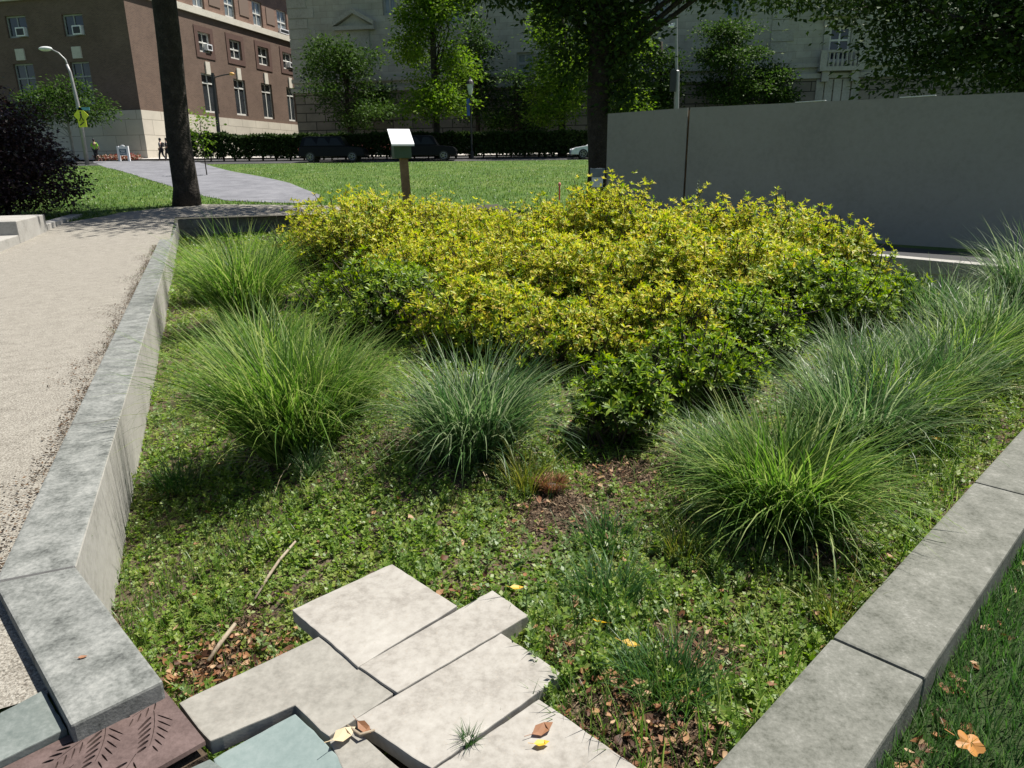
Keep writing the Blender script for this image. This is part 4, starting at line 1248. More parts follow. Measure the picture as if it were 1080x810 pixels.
# bright taller grass in patches at lower centre and right
P = cover_points(14000, 6.5, 1.4, 1.3)
P = P[~onslab(P)]
dn = patch(P[:, 0], P[:, 1], 1.5, 4.4)
P = P[(RNG.random(len(P)) < np.clip(.9 * dn - .35, 0, 1) * np.clip(.35 + .4 * P[:, 0], .12, 1))]
n = len(P)
o = npmesh('bed_grass', *blades(P, RNG.uniform(0, 6.28, n), RNG.uniform(0, .35, n), RNG.uniform(.3, 1.2, n), RNG.uniform(.09, .24, n), RNG.uniform(.004, .0075, n), 5), LM['grassblade'])
tag(o, 'taller bright grass blades in patches at the right of the bed', 'grass', kind='stuff')
# mulch and straw bits on the bare soil
ex = [cover_points(5000, 9, 1.4, 1.7)]
for c_, r_ in zip(MULCH, MR):
    k = int(5200 * r_ * r_ / .09 * .5)
    q_ = RNG.normal(0, r_ * .75, (k, 2))
    ex.append(np.stack([c_.x + q_[:, 0], c_.y + q_[:, 1], zbed(c_.x + q_[:, 0], c_.y + q_[:, 1])], 1))
P = np.concatenate(ex); P = P[~onslab(P)]; n = len(P)
P[:, 2] += RNG.uniform(.004, .022, n)
dr_ = RNG.normal(0, 1, (n, 3)) * np.array([1, 1, .25])
o = npmesh('mulch', *scatter(LF_SIMPLE_V, LF_SIMPLE_F, frames(dr_, RNG.normal(0, .6, n)), P, np.stack([RNG.uniform(.012, .06, n), RNG.uniform(.008, .02, n), RNG.uniform(.01, .02, n)], 1)), LM['mulch'])
tag(o, 'shredded brown mulch and straw on the bare patches of the bed', 'mulch', kind='stuff')
# litter along the outside of the right wall
tt = RNG.uniform(-.5, 6, 170)
oo = .31 + np.abs(RNG.normal(0, .06, 170)) + .02
x = R0.x + uR.x * tt + nR.x * oo; y = R0.y + uR.y * tt + nR.y * oo
P = np.stack([x, y, zg(x, y) + RNG.uniform(.01, .05, 170)], 1)
o = npmesh('leaf_litter', *dryleaf_arrays(P, .05, RNG), LM['litter'], sm=True)
tag(o, 'dry orange leaves along the lawn side of the right stone wall', 'leaf litter', kind='stuff')
# debris on the walkway along the wall
ND = 5200
tt = RNG.uniform(-1.0, 15, ND) ; oo = -.30 - np.abs(RNG.normal(0, .06 + .10 * (np.sin(tt * 2.1) > .5), ND))
x = K0.x + uL.x * tt + nL.x * oo; y = K0.y + uL.y * tt + nL.y * oo
P = np.stack([x, y, zg(x, y) + .028 + RNG.uniform(0, .012, ND)], 1)
o = npmesh('leaf_litter', *dryleaf_arrays(P, .019, RNG, .15), LM['crumb'], sm=True)
tag(o, 'brown leaf crumbs strewn on the walkway along the wall', 'leaf litter', kind='stuff')
# right foreground lawn
sheet('lawn_soil', [(R0.x + uR.x * t_ + nR.x * o_, R0.y + uR.y * t_ + nR.y * o_) for t_, o_ in ((-1.5, .15), (-1.5, 3), (9, 3), (9, .15))], .006, M['turf'], .3)
n = 70000
tt = RNG.uniform(-1.5, 7, n); oo = .30 + RNG.random(n) ** 1.2 * 2.6
x = R0.x + uR.x * tt + nR.x * oo; y = R0.y + uR.y * tt + nR.y * oo
P = np.stack([x, y, zg(x, y)], 1)
V3 = blades(P, RNG.uniform(0, 6.28, n), RNG.uniform(0, .5, n), RNG.uniform(.4, 1.5, n), RNG.uniform(.06, .15, n), RNG.uniform(.003, .005, n), 4)
o = npmesh('lawn_grass', *V3, LM['turf'], sm=True)
tag(o, 'short green lawn grass outside the right stone wall', 'grass', kind='stuff')
# far lawn
n = 90000
y = 21.5 + RNG.random(n) ** 1.2 * 33.0; x = RNG.uniform(-.72, .42, n) * y
k = ~inside([(p.x, p.y) for p in DRV], x, y) & ~inside(WALK, x, y) & ~inside(PLANTER, x, y)
x, y = x[k], y[k]; n = len(x)
P = np.stack([x, y, zg(x, y)], 1)
V4 = blades(P, RNG.uniform(0, 6.28, n), RNG.uniform(0, .5, n), RNG.uniform(.4, 1.4, n), RNG.uniform(.05, .13, n), RNG.uniform(.02, .04, n), 2)
o = npmesh('lawn_grass', *V4, LM['lawn'])
tag(o, 'mown green lawn rising toward the street', 'grass', kind='stuff')

# ---------------------------------------------------------------- small things in the bed
def leaf_thing(p, size, rz, mat, label, cat='fallen leaf', tilt=(.1, .15), lobed=False):
    if lobed:
        out = []
        for k in range(24):
            a = -math.pi + k / 24 * 2 * math.pi
            rr_ = .5 * (.62 + .38 * abs(math.cos(2.5 * a)))
            out.append((math.cos(a) * rr_, math.sin(a) * rr_, .07 * math.sin(3 * a)))
        vs = [(0, 0, 0)] + out; fs = [(0, 1 + k, 1 + (k + 1) % 24) for k in range(24)]
    else:
        vs = [(-.5,0,.04),(-.2,.24,.09),(-.2,-.24,.05),(.2,.21,.05),(.2,-.21,.09),(.52,.0,.12),(-.2,0,0),(.2,0,.0)]; fs = LEAF_F
    mb = MB().add([(v[0] * size, v[1] * size, v[2] * size) for v in vs], fs)
    mb.tube([(-.5 * size, 0, .04 * size), (-.85 * size, .05 * size, .08 * size)], size * .015, 4)
    o = mb.build('fallen_leaf', mat)
    o.location = p; o.rotation_euler = (tilt[0], tilt[1], rz)
    return tag(o, label, cat, 'single fallen leaves')
def slabp(px, py, dz=.012): return at(px, py, ZS + dz)
leaf_thing(slabp(572, 769), .075, .5, LM['bleaf'], 'curled brown leaf on the bottom pale slab', tilt=(.3, -.1))
leaf_thing(slabp(571, 784), .05, .2, LM['yleaf'], 'small yellow leaf on the bottom pale slab', tilt=(.05, .1))
leaf_thing(on(545, 631, zbp) + Vector((0, 0, .05)), .06, .1, LM['yleaf'], 'bright yellow leaf lying just beyond the thick slab corner')
leaf_thing(on(632, 676, zbp) + Vector((0, 0, .07)), .07, 2.4, LM['yleaf'], 'rolled pale yellow leaf in grass right of slabs', tilt=(.5, .3))
leaf_thing(on(664, 694, zbp) + Vector((0, 0, .06)), .07, -.3, LM['yleaf'], 'flat yellow leaf in grass lower right of slabs')
leaf_thing(on(918, 440, zbp) + Vector((0, 0, .35)), .10, .7, LM['oleaf'], 'orange leaf caught in the right arching grass')
leaf_thing(on(985, 474, zbp) + Vector((0, 0, .07)), .11, .2, LM['yleaf'], 'yellow leaf on weeds near the right stone wall')
leaf_thing(at(1023, 784, .52), .085, -.5, LM['oleaf'], 'large lobed orange leaf on the lawn at bottom right corner', lobed=True, tilt=(.25, .2))
leaf_thing(slabp(362, 775, .02), .085, .9, LM['pleaf'], 'pale papery leaf in the joint beside blue green slab', tilt=(.4, .2))
leaf_thing(slabp(384, 767, .02), .06, -.6, LM['bleaf'], 'dark brown leaf in the joint between two slabs', tilt=(.4, .3))
leaf_thing(at(87, 693, ZT + .004), .03, .4, LM['bleaf'], 'tiny brown leaf on the short grey coping stone')
def stick(pts, rad, label):
    c0 = pts[0]
    vs = [p - c0 for p in pts]
    o = MB().tube(vs, rad, 7).build('dead_stick', M['stick'], sm=True)
    o.location = c0
    tag(o, label, 'stick')
lift = lambda p, h: p + Vector((0, 0, h))
stick([lift(on(313, 583, zbp), .055), lift(on(296, 602, zbp), .05), lift(on(283, 622, zbp), .05), lift(on(270, 641, zbp), .045)], [.006, .008, .008, .006], 'long thin dead stick lying on weeds left of the slabs')
stick([lift(on(250, 672, zbp), .07), lift(on(236, 693, zbp), .07), lift(on(222, 712, zbp), .06)], [.009, .011, .009], 'short pale split stick in brown leaves near iron grate')
stick([slabp(395, 770, .015), slabp(380, 775, .02), slabp(366, 765, .018)], [.004, .006, .004], 'thin twig lying in the joint between slabs')
p = slabp(493, 779)
grass_clump(p, .06, .05, 90, 'small green sprig growing from a joint between pale slabs', LM['lily'], 901, 'grass sprig', None, wd=.0025, root=.02, dry=False)
# dry brown stump of an old clump
p = on(582, 520, zbp)
st = empty('dead_grass_stump', p, 'dark brown stump of cut grass on bare mulch below centre', 'grass stump')
mb = MB(); mb.ell((0, 0, .01), (.06, .06, .04), 7); mb.build('crown', M['twig'], st)
k = 420
ph = RNG.random(k) * 6.28; b = np.stack([(.03 + .05 * RNG.random(k)) * np.cos(ph), (.03 + .05 * RNG.random(k)) * np.sin(ph), .01 + .04 * RNG.random(k)], 1)
npmesh('dry_blades', *blades(b, ph, RNG.uniform(.0, .7, k), RNG.uniform(.5, 1.8, k), RNG.uniform(.04, .09, k), np.full(k, .005), 3), LM['bleaf'], st)
# tall weed in front of the fence gap
p = atY(739, 215, 10.6)
wd_ = empty('tall_weed', (p.x, p.y + .2, zbp(p.x, p.y)), 'thin grey green weed rising above shrubs before the fence gap', 'weed')
hgt = atY(739, 190, p.y).z - zbp(p.x, p.y)
MB().tube([(0, 0, 0), (.02, 0, hgt * .6), (0, 0, hgt)], [.008, .006, .003], 6).build('stem', M['twig'], wd_)
n = 46
zz_ = hgt - np.linspace(0, .5, n); an = np.arange(n) * 2.4
d = np.stack([np.cos(an), np.sin(an), np.full(n, .6)], 1)
npmesh('leaves', *scatter(LEAF_V, LEAF_F, frames(d, np.zeros(n)), np.stack([0 * zz_, 0 * zz_, zz_], 1), np.linspace(.03, .12, n)), leafy('weed_leaves', [(.06, .09, .05), (.10, .14, .08)]), wd_)

# ---------------------------------------------------------------- box on post, signs, markers
p = atY(430, 205, 14.5)
zt_ = atY(427, 167, 14.5).z
g_ = zbp(p.x, 14.5)
bx = empty('sign_box', (p.x, 14.5, g_), 'green box with slanted white lid on a leaning wooden post behind the shrubs', 'post box', rz=.32)
tx = (atY(426, 167, 14.5).x - p.x) - .01
MB().tube([(.03, 0, -.2), (tx, 0, zt_ - g_ + .05)], [.105, .105], 4).build('post', M['wood'], bx)
k_ = 14.5 / 785
bw2 = 9 * k_; z0_ = zt_ - g_; zh = 15 * k_
# body: front lower than back, sloping top
bd = MB()
cx = tx - .03
y0_, y1_ = -.13, .17
bd.add([(cx - bw2, y0_, z0_), (cx + bw2, y0_, z0_), (cx + bw2, y1_, z0_), (cx - bw2, y1_, z0_), (cx - bw2, y0_, z0_ + zh), (cx + bw2, y0_, z0_ + zh), (cx + bw2, y1_, z0_ + zh + .20), (cx - bw2, y1_, z0_ + zh + .20)],
       [(3, 2, 1, 0), (4, 5, 6, 7), (0, 1, 5, 4), (1, 2, 6, 5), (2, 3, 7, 6), (3, 0, 4, 7)])
bd.build('box', M['green'], bx, bevel=.008)
ld = MB()
e_ = .05
ld.add([(cx - bw2 - e_, y0_ - .08, z0_ + zh - .055), (cx + bw2 + e_, y0_ - .08, z0_ + zh - .055), (cx + bw2 + e_, y1_ + .05, z0_ + zh + .235), (cx - bw2 - e_, y1_ + .05, z0_ + zh + .235)] +
       [(cx - bw2 - e_, y0_ - .08, z0_ + zh - .02), (cx + bw2 + e_, y0_ - .08, z0_ + zh - .02), (cx + bw2 + e_, y1_ + .05, z0_ + zh + .27), (cx - bw2 - e_, y1_ + .05, z0_ + zh + .27)],
       [(3, 2, 1, 0), (4, 5, 6, 7), (0, 1, 5, 4), (1, 2, 6, 5), (2, 3, 7, 6), (3, 0, 4, 7)])
ld.build('lid', M['white'], bx)
# small sign by the tree
p = atY(630, 186, 20.0)
g_ = zgp(p.x, 20)
sg = empty('small_sign', (p.x, 20, g_), 'small blue grey sign board in front of the dark tree trunk', 'sign')
MB().box((-.2, -.03, p.z - g_ - .02), (.2, .03, p.z - g_ + .21)).build('board', plain('blue_grey_board', (.17, .20, .23), .5), sg, bevel=.01)
MB().box((-.15, -.02, p.z - g_ - .28), (.15, .02, p.z - g_ - .024)).build('panel', M['white'], sg)
MB().box((-.05, .034, -.1), (.05, .09, p.z - g_)).build('post', M['grey_metal'], sg)
# red stake
p = atY(590, 206, 17.0); g_ = zgp(p.x, 17)
rs = empty('marker_stake', (p.x, 17, g_ - .4), 'thin red marker stake poking up behind the yellow shrubs', 'marker')
MB().tube([(0, 0, -.1), (0, 0, p.z - g_ + .62)], .018, 6).build('stake', plain('red_paint', (.55, .09, .05), .5), rs)
MB().ell((0, 0, p.z - g_ + .64), (.035, .035, .05), 6).build('cap', plain('pink_paint', (.65, .22, .17), .5), rs)
# ---------------------------------------------------------------- trees
p = on(197, 217, zgp, 8)
hT = 15.5
tree('big_tree', p, 'tall dark trunk leaning slightly at the left, beside the gravel drive', 'tree', LM['maple'],
     [(.5, 0, 15, 4.5, 4.5, 3.2), (-3, 1, 14.0, 3.5, 3.5, 2.5), (3.6, -1, 13.6, 3.0, 3.0, 2.2), (6.0, -.6, 9.6, 2.4, 2.0, 1.1), (3.6, -1, 9.8, 2.0, 1.8, 1.0), (1.2, -.3, 9.6, 1.6, 1.6, .9), (5.0, .8, 10.2, 2.4, 1.8, 1.0), (8.0, .3, 10.0, 1.8, 1.5, .8), (6.4, -3.6, 10.3, 2.0, 1.7, .8)], .41, hT, .26, 20000, 11, limbs=12, lean=(.03, 0), cl=.6)
# tuft of leaves on the trunk
p = atY(629, 200, 23.5); g_ = zgp(p.x, 23.5)
tree('dark_tree', (p.x, 23.5, g_), 'dark shaded tree with hanging foliage at top centre, left of the grey fence', 'tree', LM['maple'],
     [(.3, .8, 9.0, 3.6, 2.6, 1.9), (-.5, -.2, 6.3, 1.3, .9, 1.0), (.7, -.2, 5.3, .7, .7, 1.3), (-.5, .2, 4.8, .6, .5, .8), (.8, 0, 3.6, .45, .4, .7), (-2.9, 0, 6.9, 1.0, .9, .6), (3.9, 0, 6.9, 1.4, 1.1, .55), (1.6, 0, 7.0, 1.2, .9, .6), (-1.5, .2, 7.0, 1.0, .9, .5), (5.6, 0, 7.2, 1.2, 1, .4)], .34, 9.0, .19, 30000, 12, limbs=14, cl=.42, droop=.3)
p = atY(1085, 150, 19.5); g_ = zgp(p.x, 19.5)
tree('dark_tree', (p.x, 19.5, g_), 'dark maple overhanging the grey fence at top right corner', 'tree', LM['maple'],
     [(-.8, .5, 6.8, 3.0, 2.2, 1.6), (-2.6, -.2, 4.8, 1.9, 1.4, 1.15), (-.6, 0, 4.3, 2.0, 1.5, 1.35), (-4.5, 0, 5.5, 1.1, 1.0, .6), (1.2, .0, 4.6, 1.8, 1.4, 1.8), (-6.6, 0, 5.75, 1.0, .8, .35), (-3.4, 0, 3.9, .9, .9, .5)], .5, 7.0, .16, 26000, 13, limbs=14, cl=.36, droop=.3)
ST = [ # px, top py, bottom of crown py, half width px, Y, mat, label, n
 (372, 42, 135, 48, 69.5, 'tree', 'round dark street tree standing left against the grey stone building', 4200),
 (462, -30, 128, 44, 60.5, 'bright', 'tall bright green street tree left of the black lamp post', 6000),
 (505, 20, 128, 22, 70.0, 'tree', 'narrow dark street tree just right of the black lamp post', 2000),
 (545, 70, 140, 30, 69.5, 'tree', 'low dark street tree in front of the lower stone window', 1600),
 (592, -10, 130, 42, 61.5, 'bright', 'bright green street tree left of the dark central trunk', 4200),
 (655, 15, 135, 28, 62.5, 'bright', 'bright street tree partly hidden by the dark central trunk', 2600),
 (692, 25, 118, 26, 66.5, 'tree', 'slender street tree left of the grey utility pole', 2000),
 (765, 20, 112, 38, 65.0, 'tree', 'dark green street tree above the grey fence right of the pole', 3600),
 (805, 70, 115, 26, 66.5, 'tree', 'low dark street tree above the middle of the grey fence', 1400),
]
for i, (px, ty, by, hw, Y, mt, lab, n) in enumerate(ST):
    p = atY(px, 165, Y); g_ = zgp(p.x, Y)
    zt_ = atY(px, ty, Y).z - g_; zb_ = atY(px, by, Y).z - g_
    r_ = hw * 1.15 * Y / 785
    hh = zt_ - zb_
    bl = [(0, 0, zb_ + hh * .45, r_ * .85, r_ * .7, hh * .42), (r_ * .35, 0, zb_ + hh * .72, r_ * .6, r_ * .5, hh * .25), (-r_ * .4, .2, zb_ + hh * .6, r_ * .6, r_ * .5, hh * .25), (-.1 * r_, -.2, zb_ + hh * .2, r_ * .6, r_ * .5, hh * .2), (r_ * .5, 0, zb_ + hh * .33, r_ * .5, r_ * .5, hh * .16)]
    tr_ = random.Random(700 + i)
    bl = [(0, 0, zb_ + hh * .45, r_ * .6, r_ * .5, hh * .36)]
    for k in range(15):
        fz = tr_.uniform(.08, .98)
        wz = math.sin(math.pi * min(1, fz * .85 + .12)) ** .6
        a_ = tr_.uniform(0, 6.28)
        rr_ = tr_.uniform(.35, .85) * r_ * wz
        bl.append((math.cos(a_) * rr_, math.sin(a_) * rr_, zb_ + hh * fz, r_ * tr_.uniform(.3, .5), r_ * tr_.uniform(.3, .5), hh * tr_.uniform(.06, .11)))
    tree('street_tree', (p.x, Y, g_), lab, 'tree', LM[mt], bl, .14 + .006 * hw * .5, zb_ + hh * .8, .27, int(n * 3.4), 40 + i, 'street trees along the stone building', limbs=9, cl=.42, per=30, droop=.45)
# small tree by the street lamp
p = atY(79, 170, 59.5); g_ = zgp(p.x, 59.5)
r_ = 57 / 785
tree('small_tree', (p.x, 59.5, g_), 'small pale green street tree around the lamp post at left', 'tree', LM['tree'],
     [(-1.2, 0, 4.4, 2.6, 2.0, 1.3), (1.8, 0, 3.9, 1.9, 1.6, 1.0), (.3, 0, 5.5, 1.6, 1.4, .9), (-3.0, 0, 3.7, 1.4, 1.3, 1.0)], .09, 4.2, .25, 5200, 60, limbs=9, cl=.4, per=22, bark=plain('pale_bark', (.22, .21, .19), .8))
# sapling right of the trunk
p = atY(216, 168, 44); g_ = zgp(p.x, 44)
tree('sapling', (p.x, 44, g_), 'thin pale leaved sapling just right of the big trunk', 'tree', LM['bright'],
     [(.0, 0, 3.1, .55, .5, .55), (.25, 0, 1.6, .4, .3, .5), (-.2, 0, 2.2, .3, .3, .4)], .03, 3.0, .22, 260, 61, limbs=4, cl=.28, per=12)
# purple shrub
p = on(30, 215, zgp, 8); 
pY = 24.0
p = atY(8, 215, pY); g_ = zgp(p.x, pY)
tree('purple_shrub', (p.x, pY, g_), 'large dark purple leaved shrub at left edge of walkway', 'shrub', LM['purple'],
     [(-.4, 0, 1.9, 2.0, 1.7, 1.7), (-1.5, 0, 3.6, 1.6, 1.4, 1.0), (1.2, -.2, 1.2, 1.4, 1.2, 1.0), (-.8, -.8, .9, 1.9, 1.2, .9), (.1, 0, 3.0, 1.3, 1.2, 1.0), (.9, 0, 1.9, 1.0, 1.0, .9)], .10, 2.6, .13, 30000, 62, limbs=12, cl=.22, per=30)

# ---------------------------------------------------------------- hedge
def hedge(px0, px1, Y, ty, label, name='hedge', n=9000, gap=.0, seed=70, grp=None, dep=.75):
    a = atY(px0, 168, Y); b = atY(px1, 168, Y)
    g_ = zgp((a.x + b.x) / 2, Y)
    zt_ = atY((px0 + px1) / 2, ty, Y).z - g_
    e = empty(name, ((a.x + b.x) / 2, Y, g_), label, 'hedge', grp)
    r = np.random.default_rng(seed)
    L_ = (b.x - a.x) / 2
    x = r.uniform(-L_, L_, n); y = r.uniform(-dep, dep, n)
    z = zt_ * (1 - r.random(n) ** 1.7 * .82)
    # box shell: most leaves near top and front
    s = r.random(n)
    y = np.where(s < .55, -dep + np.abs(r.normal(0, .12, n)), y)
    z = np.where(s > .75, zt_ - np.abs(r.normal(0, .06, n)), z)
    z += .05 * np.sin(x * 2.1) + .03 * np.sin(x * 5.3)
    nd = r.normal(0, 1, (n, 3))
    V, Fc = scatter(LF_SIMPLE_V, LF_SIMPLE_F, frames(nd, r.normal(0, 1, n)), np.stack([x, y, z], 1), r.uniform(.18, .38, n))
    npmesh('foliage', V, Fc, LM['hedge'], e)
    tb = MB()
    for xs in np.arange(-L_ + .4, L_ - .3, 1.1):
        for k in range(2):
            x2 = xs + r.normal(0, .12)
            tb.tube([(xs, 0, -.1), (x2, r.normal(0, .1), zt_ * .5), (x2 + r.normal(0, .25), r.normal(0, .3), zt_ * .9)], [.06, .045, .02], 5)
    tb.build('stems', M['twig'], e)
hedge(243, 700, 59.6, 142, 'long clipped dark hedge along the street behind the parked cars', n=34000)
hedge(204, 213, 59.6, 142.5, 'narrow clipped hedge bush at the left end of the hedge, next to the trunk', 'hedge_bush', 800, seed=71, grp='separate hedge bushes')
hedge(217, 228, 59.6, 142.5, 'clipped hedge bush second from the left end of hedge', 'hedge_bush', 1000, seed=72, grp='separate hedge bushes')
hedge(231, 241.5, 59.6, 142.5, 'clipped hedge bush joining the long hedge', 'hedge_bush', 1000, seed=73, grp='separate hedge bushes')

# ---------------------------------------------------------------- cars
car_glass = plain('dark_car_glass', (.01, .012, .014), .3, 0, .3)
def car(px, Y, label, paint, kind='suv', face=1, L=4.8):
    p = atY(px, 168, Y); g_ = zgp(p.x, Y) + .01
    e = empty('parked_car', (p.x, Y, g_), label, 'car', 'cars parked along the street', rz=0 if face > 0 else math.pi)
    W = .93
    if kind == 'suv':
        low = [(-L/2, .35), (-L/2 + .02, .95), (-L/2 + .1, 1.08), (L/2 - 1.35, 1.08), (L/2 - .25, .98), (L/2 - .02, .80), (L/2, .35)]
        cab = [(-L/2 + .12, 1.08), (-L/2 + .32, 1.72), (-L/2 + .7, 1.80), (.5, 1.80), (.75, 1.74), (L/2 - 1.35, 1.08)]
    else:
        low = [(-L/2, .30), (-L/2, .75), (-L/2 + .15, .93), (L/2 - 1.2, .93), (L/2 - .35, .80), (L/2 - .05, .62), (L/2, .30)]
        cab = [(-L/2 + .25, .93), (-L/2 + .95, 1.38), (-.2, 1.45), (.3, 1.40), (L/2 - 1.2, .93)]
    def extr(prof, w0, w1):
        zs = [q_[1] for q_ in prof]; lo, hi = min(zs), max(zs)
        f_ = lambda z: w0 + (w1 - w0) * (z - lo) / (hi - lo)
        n = len(prof)
        vs = [(x, -f_(z), z) for x, z in prof] + [(x, f_(z), z) for x, z in prof]
        return vs, [tuple(range(n)), tuple(range(2 * n - 1, n - 1, -1))] + [(i, n + i, n + (i + 1) % n, (i + 1) % n) for i in range(n)]
    MB().add(*extr(low, W, W * .95)).build('body', paint, e, bevel=.05)
    MB().add(*extr(cab, W * .93, W * .74)).build('cabin', paint, e, bevel=.04)
    # side glass, front and rear glass
    zlo, zhi = cab[0][1], max(z for x, z in cab)
    gl = MB()
    def band(x0, x1, sgn):
        za, zb_ = zlo + .06, zhi - .12
        wy = lambda z: (W * .93 + (W * .74 - W * .93) * (z - zlo) / (zhi - zlo)) + .012
        sl = .22
        gl.add([(x0, sgn * wy(za), za), (x1 + sl, sgn * wy(za), za), (x1 - sl, sgn * wy(zb_), zb_), (x0 + sl * .7, sgn * wy(zb_), zb_)], [(0, 1, 2, 3) if sgn < 0 else (3, 2, 1, 0)])
    xa, xb = cab[0][0] + .25, cab[-1][0] - .35
    w3 = (xb - xa) / 3
    for k in range(3):
        for sgn in (-1, 1): band(xa + w3 * k + .04, xa + w3 * (k + 1) - .22 + .14, sgn)
    gl.build('window', car_glass, e)
    for xw in (-L/2 + .85, L/2 - .92):
        for sgn in (-1, 1):
            t_ = MB().tube([(xw, sgn * (W - .2), .34), (xw, sgn * (W + .01), .34)], .34, 20).build('wheel', M['black'], e)
            r_ = MB()
            r_.tube([(xw, sgn * (W + .0), .34), (xw, sgn * (W + .022), .34)], [.10, .09], 12)
            for a in range(5):
                th = a * 2 * math.pi / 5
                r_.tube([(xw, sgn * (W + .016), .34), (xw + .21 * math.cos(th), sgn * (W + .016), .34 + .21 * math.sin(th))], .03, 5)
            r_.tube([(xw + .225 * math.cos(t2 * .3142), sgn * (W + .016), .34 + .225 * math.sin(t2 * .3142)) for t2 in range(21)], .022, 5)
            r_.build('rim', plain('alloy', (.28, .28, .29), .4, .5), t_)
    for sgn in (-1, 1):
        MB().ell((L/2 - .14, sgn * (W - .22), .72 if kind == 'suv' else .64), (.13, .16, .09), 6).build('headlight', M['white'], e, sm=True)
        MB().box((-L/2 - .012, sgn * (W - .2) - .1, .78), (-L/2 + .03, sgn * (W - .2) + .1, .98)).build('tail_light', plain('red_lens', (.4, .02, .02), .3), e)
    return e
blk = plain('black_car_paint', (.005,.0055,.007), .3, 0, .15)
car(353, 56.6, 'black parked car left of the green box on post', blk, 'suv', 1, 4.9)
car(448, 56.6, 'black parked car right of the green box on post', blk, 'suv', 1, 4.9)
car(633, 56.6, 'white parked car half hidden behind the dark tree trunk', plain('white_car_paint', (.7, .72, .75), .25), 'sedan', -1, 4.6)
car(385, 65.6, 'dull red parked van whose roof shows above the hedge', plain('red_car_paint', (.30, .10, .08), .35), 'suv', 1, 4.6)

# ---------------------------------------------------------------- lamps, poles, signs by the street
Y = 56.4
p = atY(91, 168, Y); g_ = zgp(p.x, Y)
lp = empty('street_lamp', (p.x, Y, g_), 'grey curved arm street lamp with yellow warning sign at left', 'street lamp')
q_ = lambda px, py: tuple(atY(px, py, Y) - Vector((p.x, Y, g_)))
MB().tube([(0, 0, -.1), q_(82, 110), q_(74, 76), q_(70.5, 68)], [.16, .13, .10, .09], 10).build('pole', M['grey_metal'], lp, sm=True)
MB().tube([q_(74, 76), q_(69, 63), q_(62, 56), q_(54, 52)], [.06, .06, .055, .05], 8).build('arm', M['grey_metal'], lp, sm=True)
hd = MB(); c_ = q_(48, 51.5); hd.ell(c_, (.5, .22, .17), 8); hd.build('lamp_head', plain('pale_lamp_metal', (.65, .66, .66), .4), lp, sm=True)
yl = plain('yellow_sign', (.75, .78, .05), .5)
c_ = Vector(q_(87, 122)); c_.y -= .2
MB().add([(c_.x + sx * .55, c_.y + dy, c_.z + sz_ * .62) for dy in (0, .03) for sx, sz_ in ((-1, 0), (0, -1), (1, 0), (0, 1))], [(0, 1, 2, 3), (7, 6, 5, 4), (0, 4, 5, 1), (1, 5, 6, 2), (2, 6, 7, 3), (3, 7, 4, 0)]).build('warning_sign', yl, lp)
c2 = Vector(q_(88.5, 130.5)); c2.y -= .2
MB().box((c2.x - .3, c2.y, c2.z - .25), (c2.x + .3, c2.y + .03, c2.z + .25)).build('arrow_plate', yl, lp)
sym = MB(); sym.ell((c_.x, c_.y - .01, c_.z + .22), (.07, .01, .07), 6); sym.box((c_.x - .06, c_.y - .015, c_.z - .1), (c_.x + .06, c_.y - .004, c_.z + .14))
sym.tube([(c_.x, c_.y - .01, c_.z - .1), (c_.x - .15, c_.y - .01, c_.z - .35)], .035, 4); sym.tube([(c_.x, c_.y - .01, c_.z - .1), (c_.x + .15, c_.y - .01, c_.z - .35)], .035, 4)
sym.tube([(c2.x - .18, c2.y - .01, c2.z - .12), (c2.x + .15, c2.y - .01, c2.z + .1)], .04, 4)
sym.build('symbol', M['black'], lp)
c3 = Vector(q_(88, 115)); 
MB().box((c3.x - .3, c3.y - .2, c3.z - .1), (c3.x + .55, c3.y - .17, c3.z + .1)).build('street_name_sign', plain('blue_sign', (.12, .35, .45), .5), lp)
# black lamp post with banner
Y = 58.6
p = atY(498, 172, Y); g_ = zgp(p.x, Y)
bl = empty('lamp_post', (p.x, Y, g_), 'black lantern lamp post with narrow blue banner in front of the hedge', 'lamp post')
zz_ = atY(496, 100, Y).z - g_
MB().tube([(0, 0, -.05), (0, 0, .5), (0, 0, .6), (0, 0, zz_)], [.16, .14, .075, .055], 10).build('post', M['black'], bl)
MB().tube([(0, 0, zz_), (0, 0, zz_ + .15), (0, 0, zz_ + .75)], [.12, .16, .27], 8).build('lantern', plain('lamp_glass', (.55, .58, .58), .2), bl)
MB().tube([(0, 0, zz_ + .752), (0, 0, zz_ + .95), (0, 0, zz_ + 1.1), (0, 0, zz_ + 1.3)], [.33, .25, .10, .03], 10).build('lantern_cap', M['black'], bl)
MB().box((-.30, -.02, atY(496, 122, Y).z - g_), (-.07, .02, atY(496, 104, Y).z - g_)).build('banner', plain('blue_banner', (.05, .10, .38), .7, var=.5, vscale=2.5), bl)
# dark pole with amber lamp by brick building
Y = 63.0
p = atY(230, 140, Y); g_ = zgp(p.x, Y)
dp = empty('street_pole', (p.x, Y, g_), 'dark pole with short arm and small amber lamp before the sunlit brick wall', 'street pole')
q_ = lambda px, py: tuple(atY(px, py, Y) - Vector((p.x, Y, g_)))
MB().tube([(0, 0, -.1), q_(227, 105), q_(224, 77)], [.17, .14, .12], 10).build('pole', M['black'], dp)
MB().tube([q_(225, 82), q_(234, 79.5), q_(243, 78)], .05, 6).build('arm', M['black'], dp)
MB().ell(q_(244.5, 78), (.22, .15, .13), 6).build('lamp_head', plain('amber_lens', (.7, .4, .12), .3), dp, sm=True)
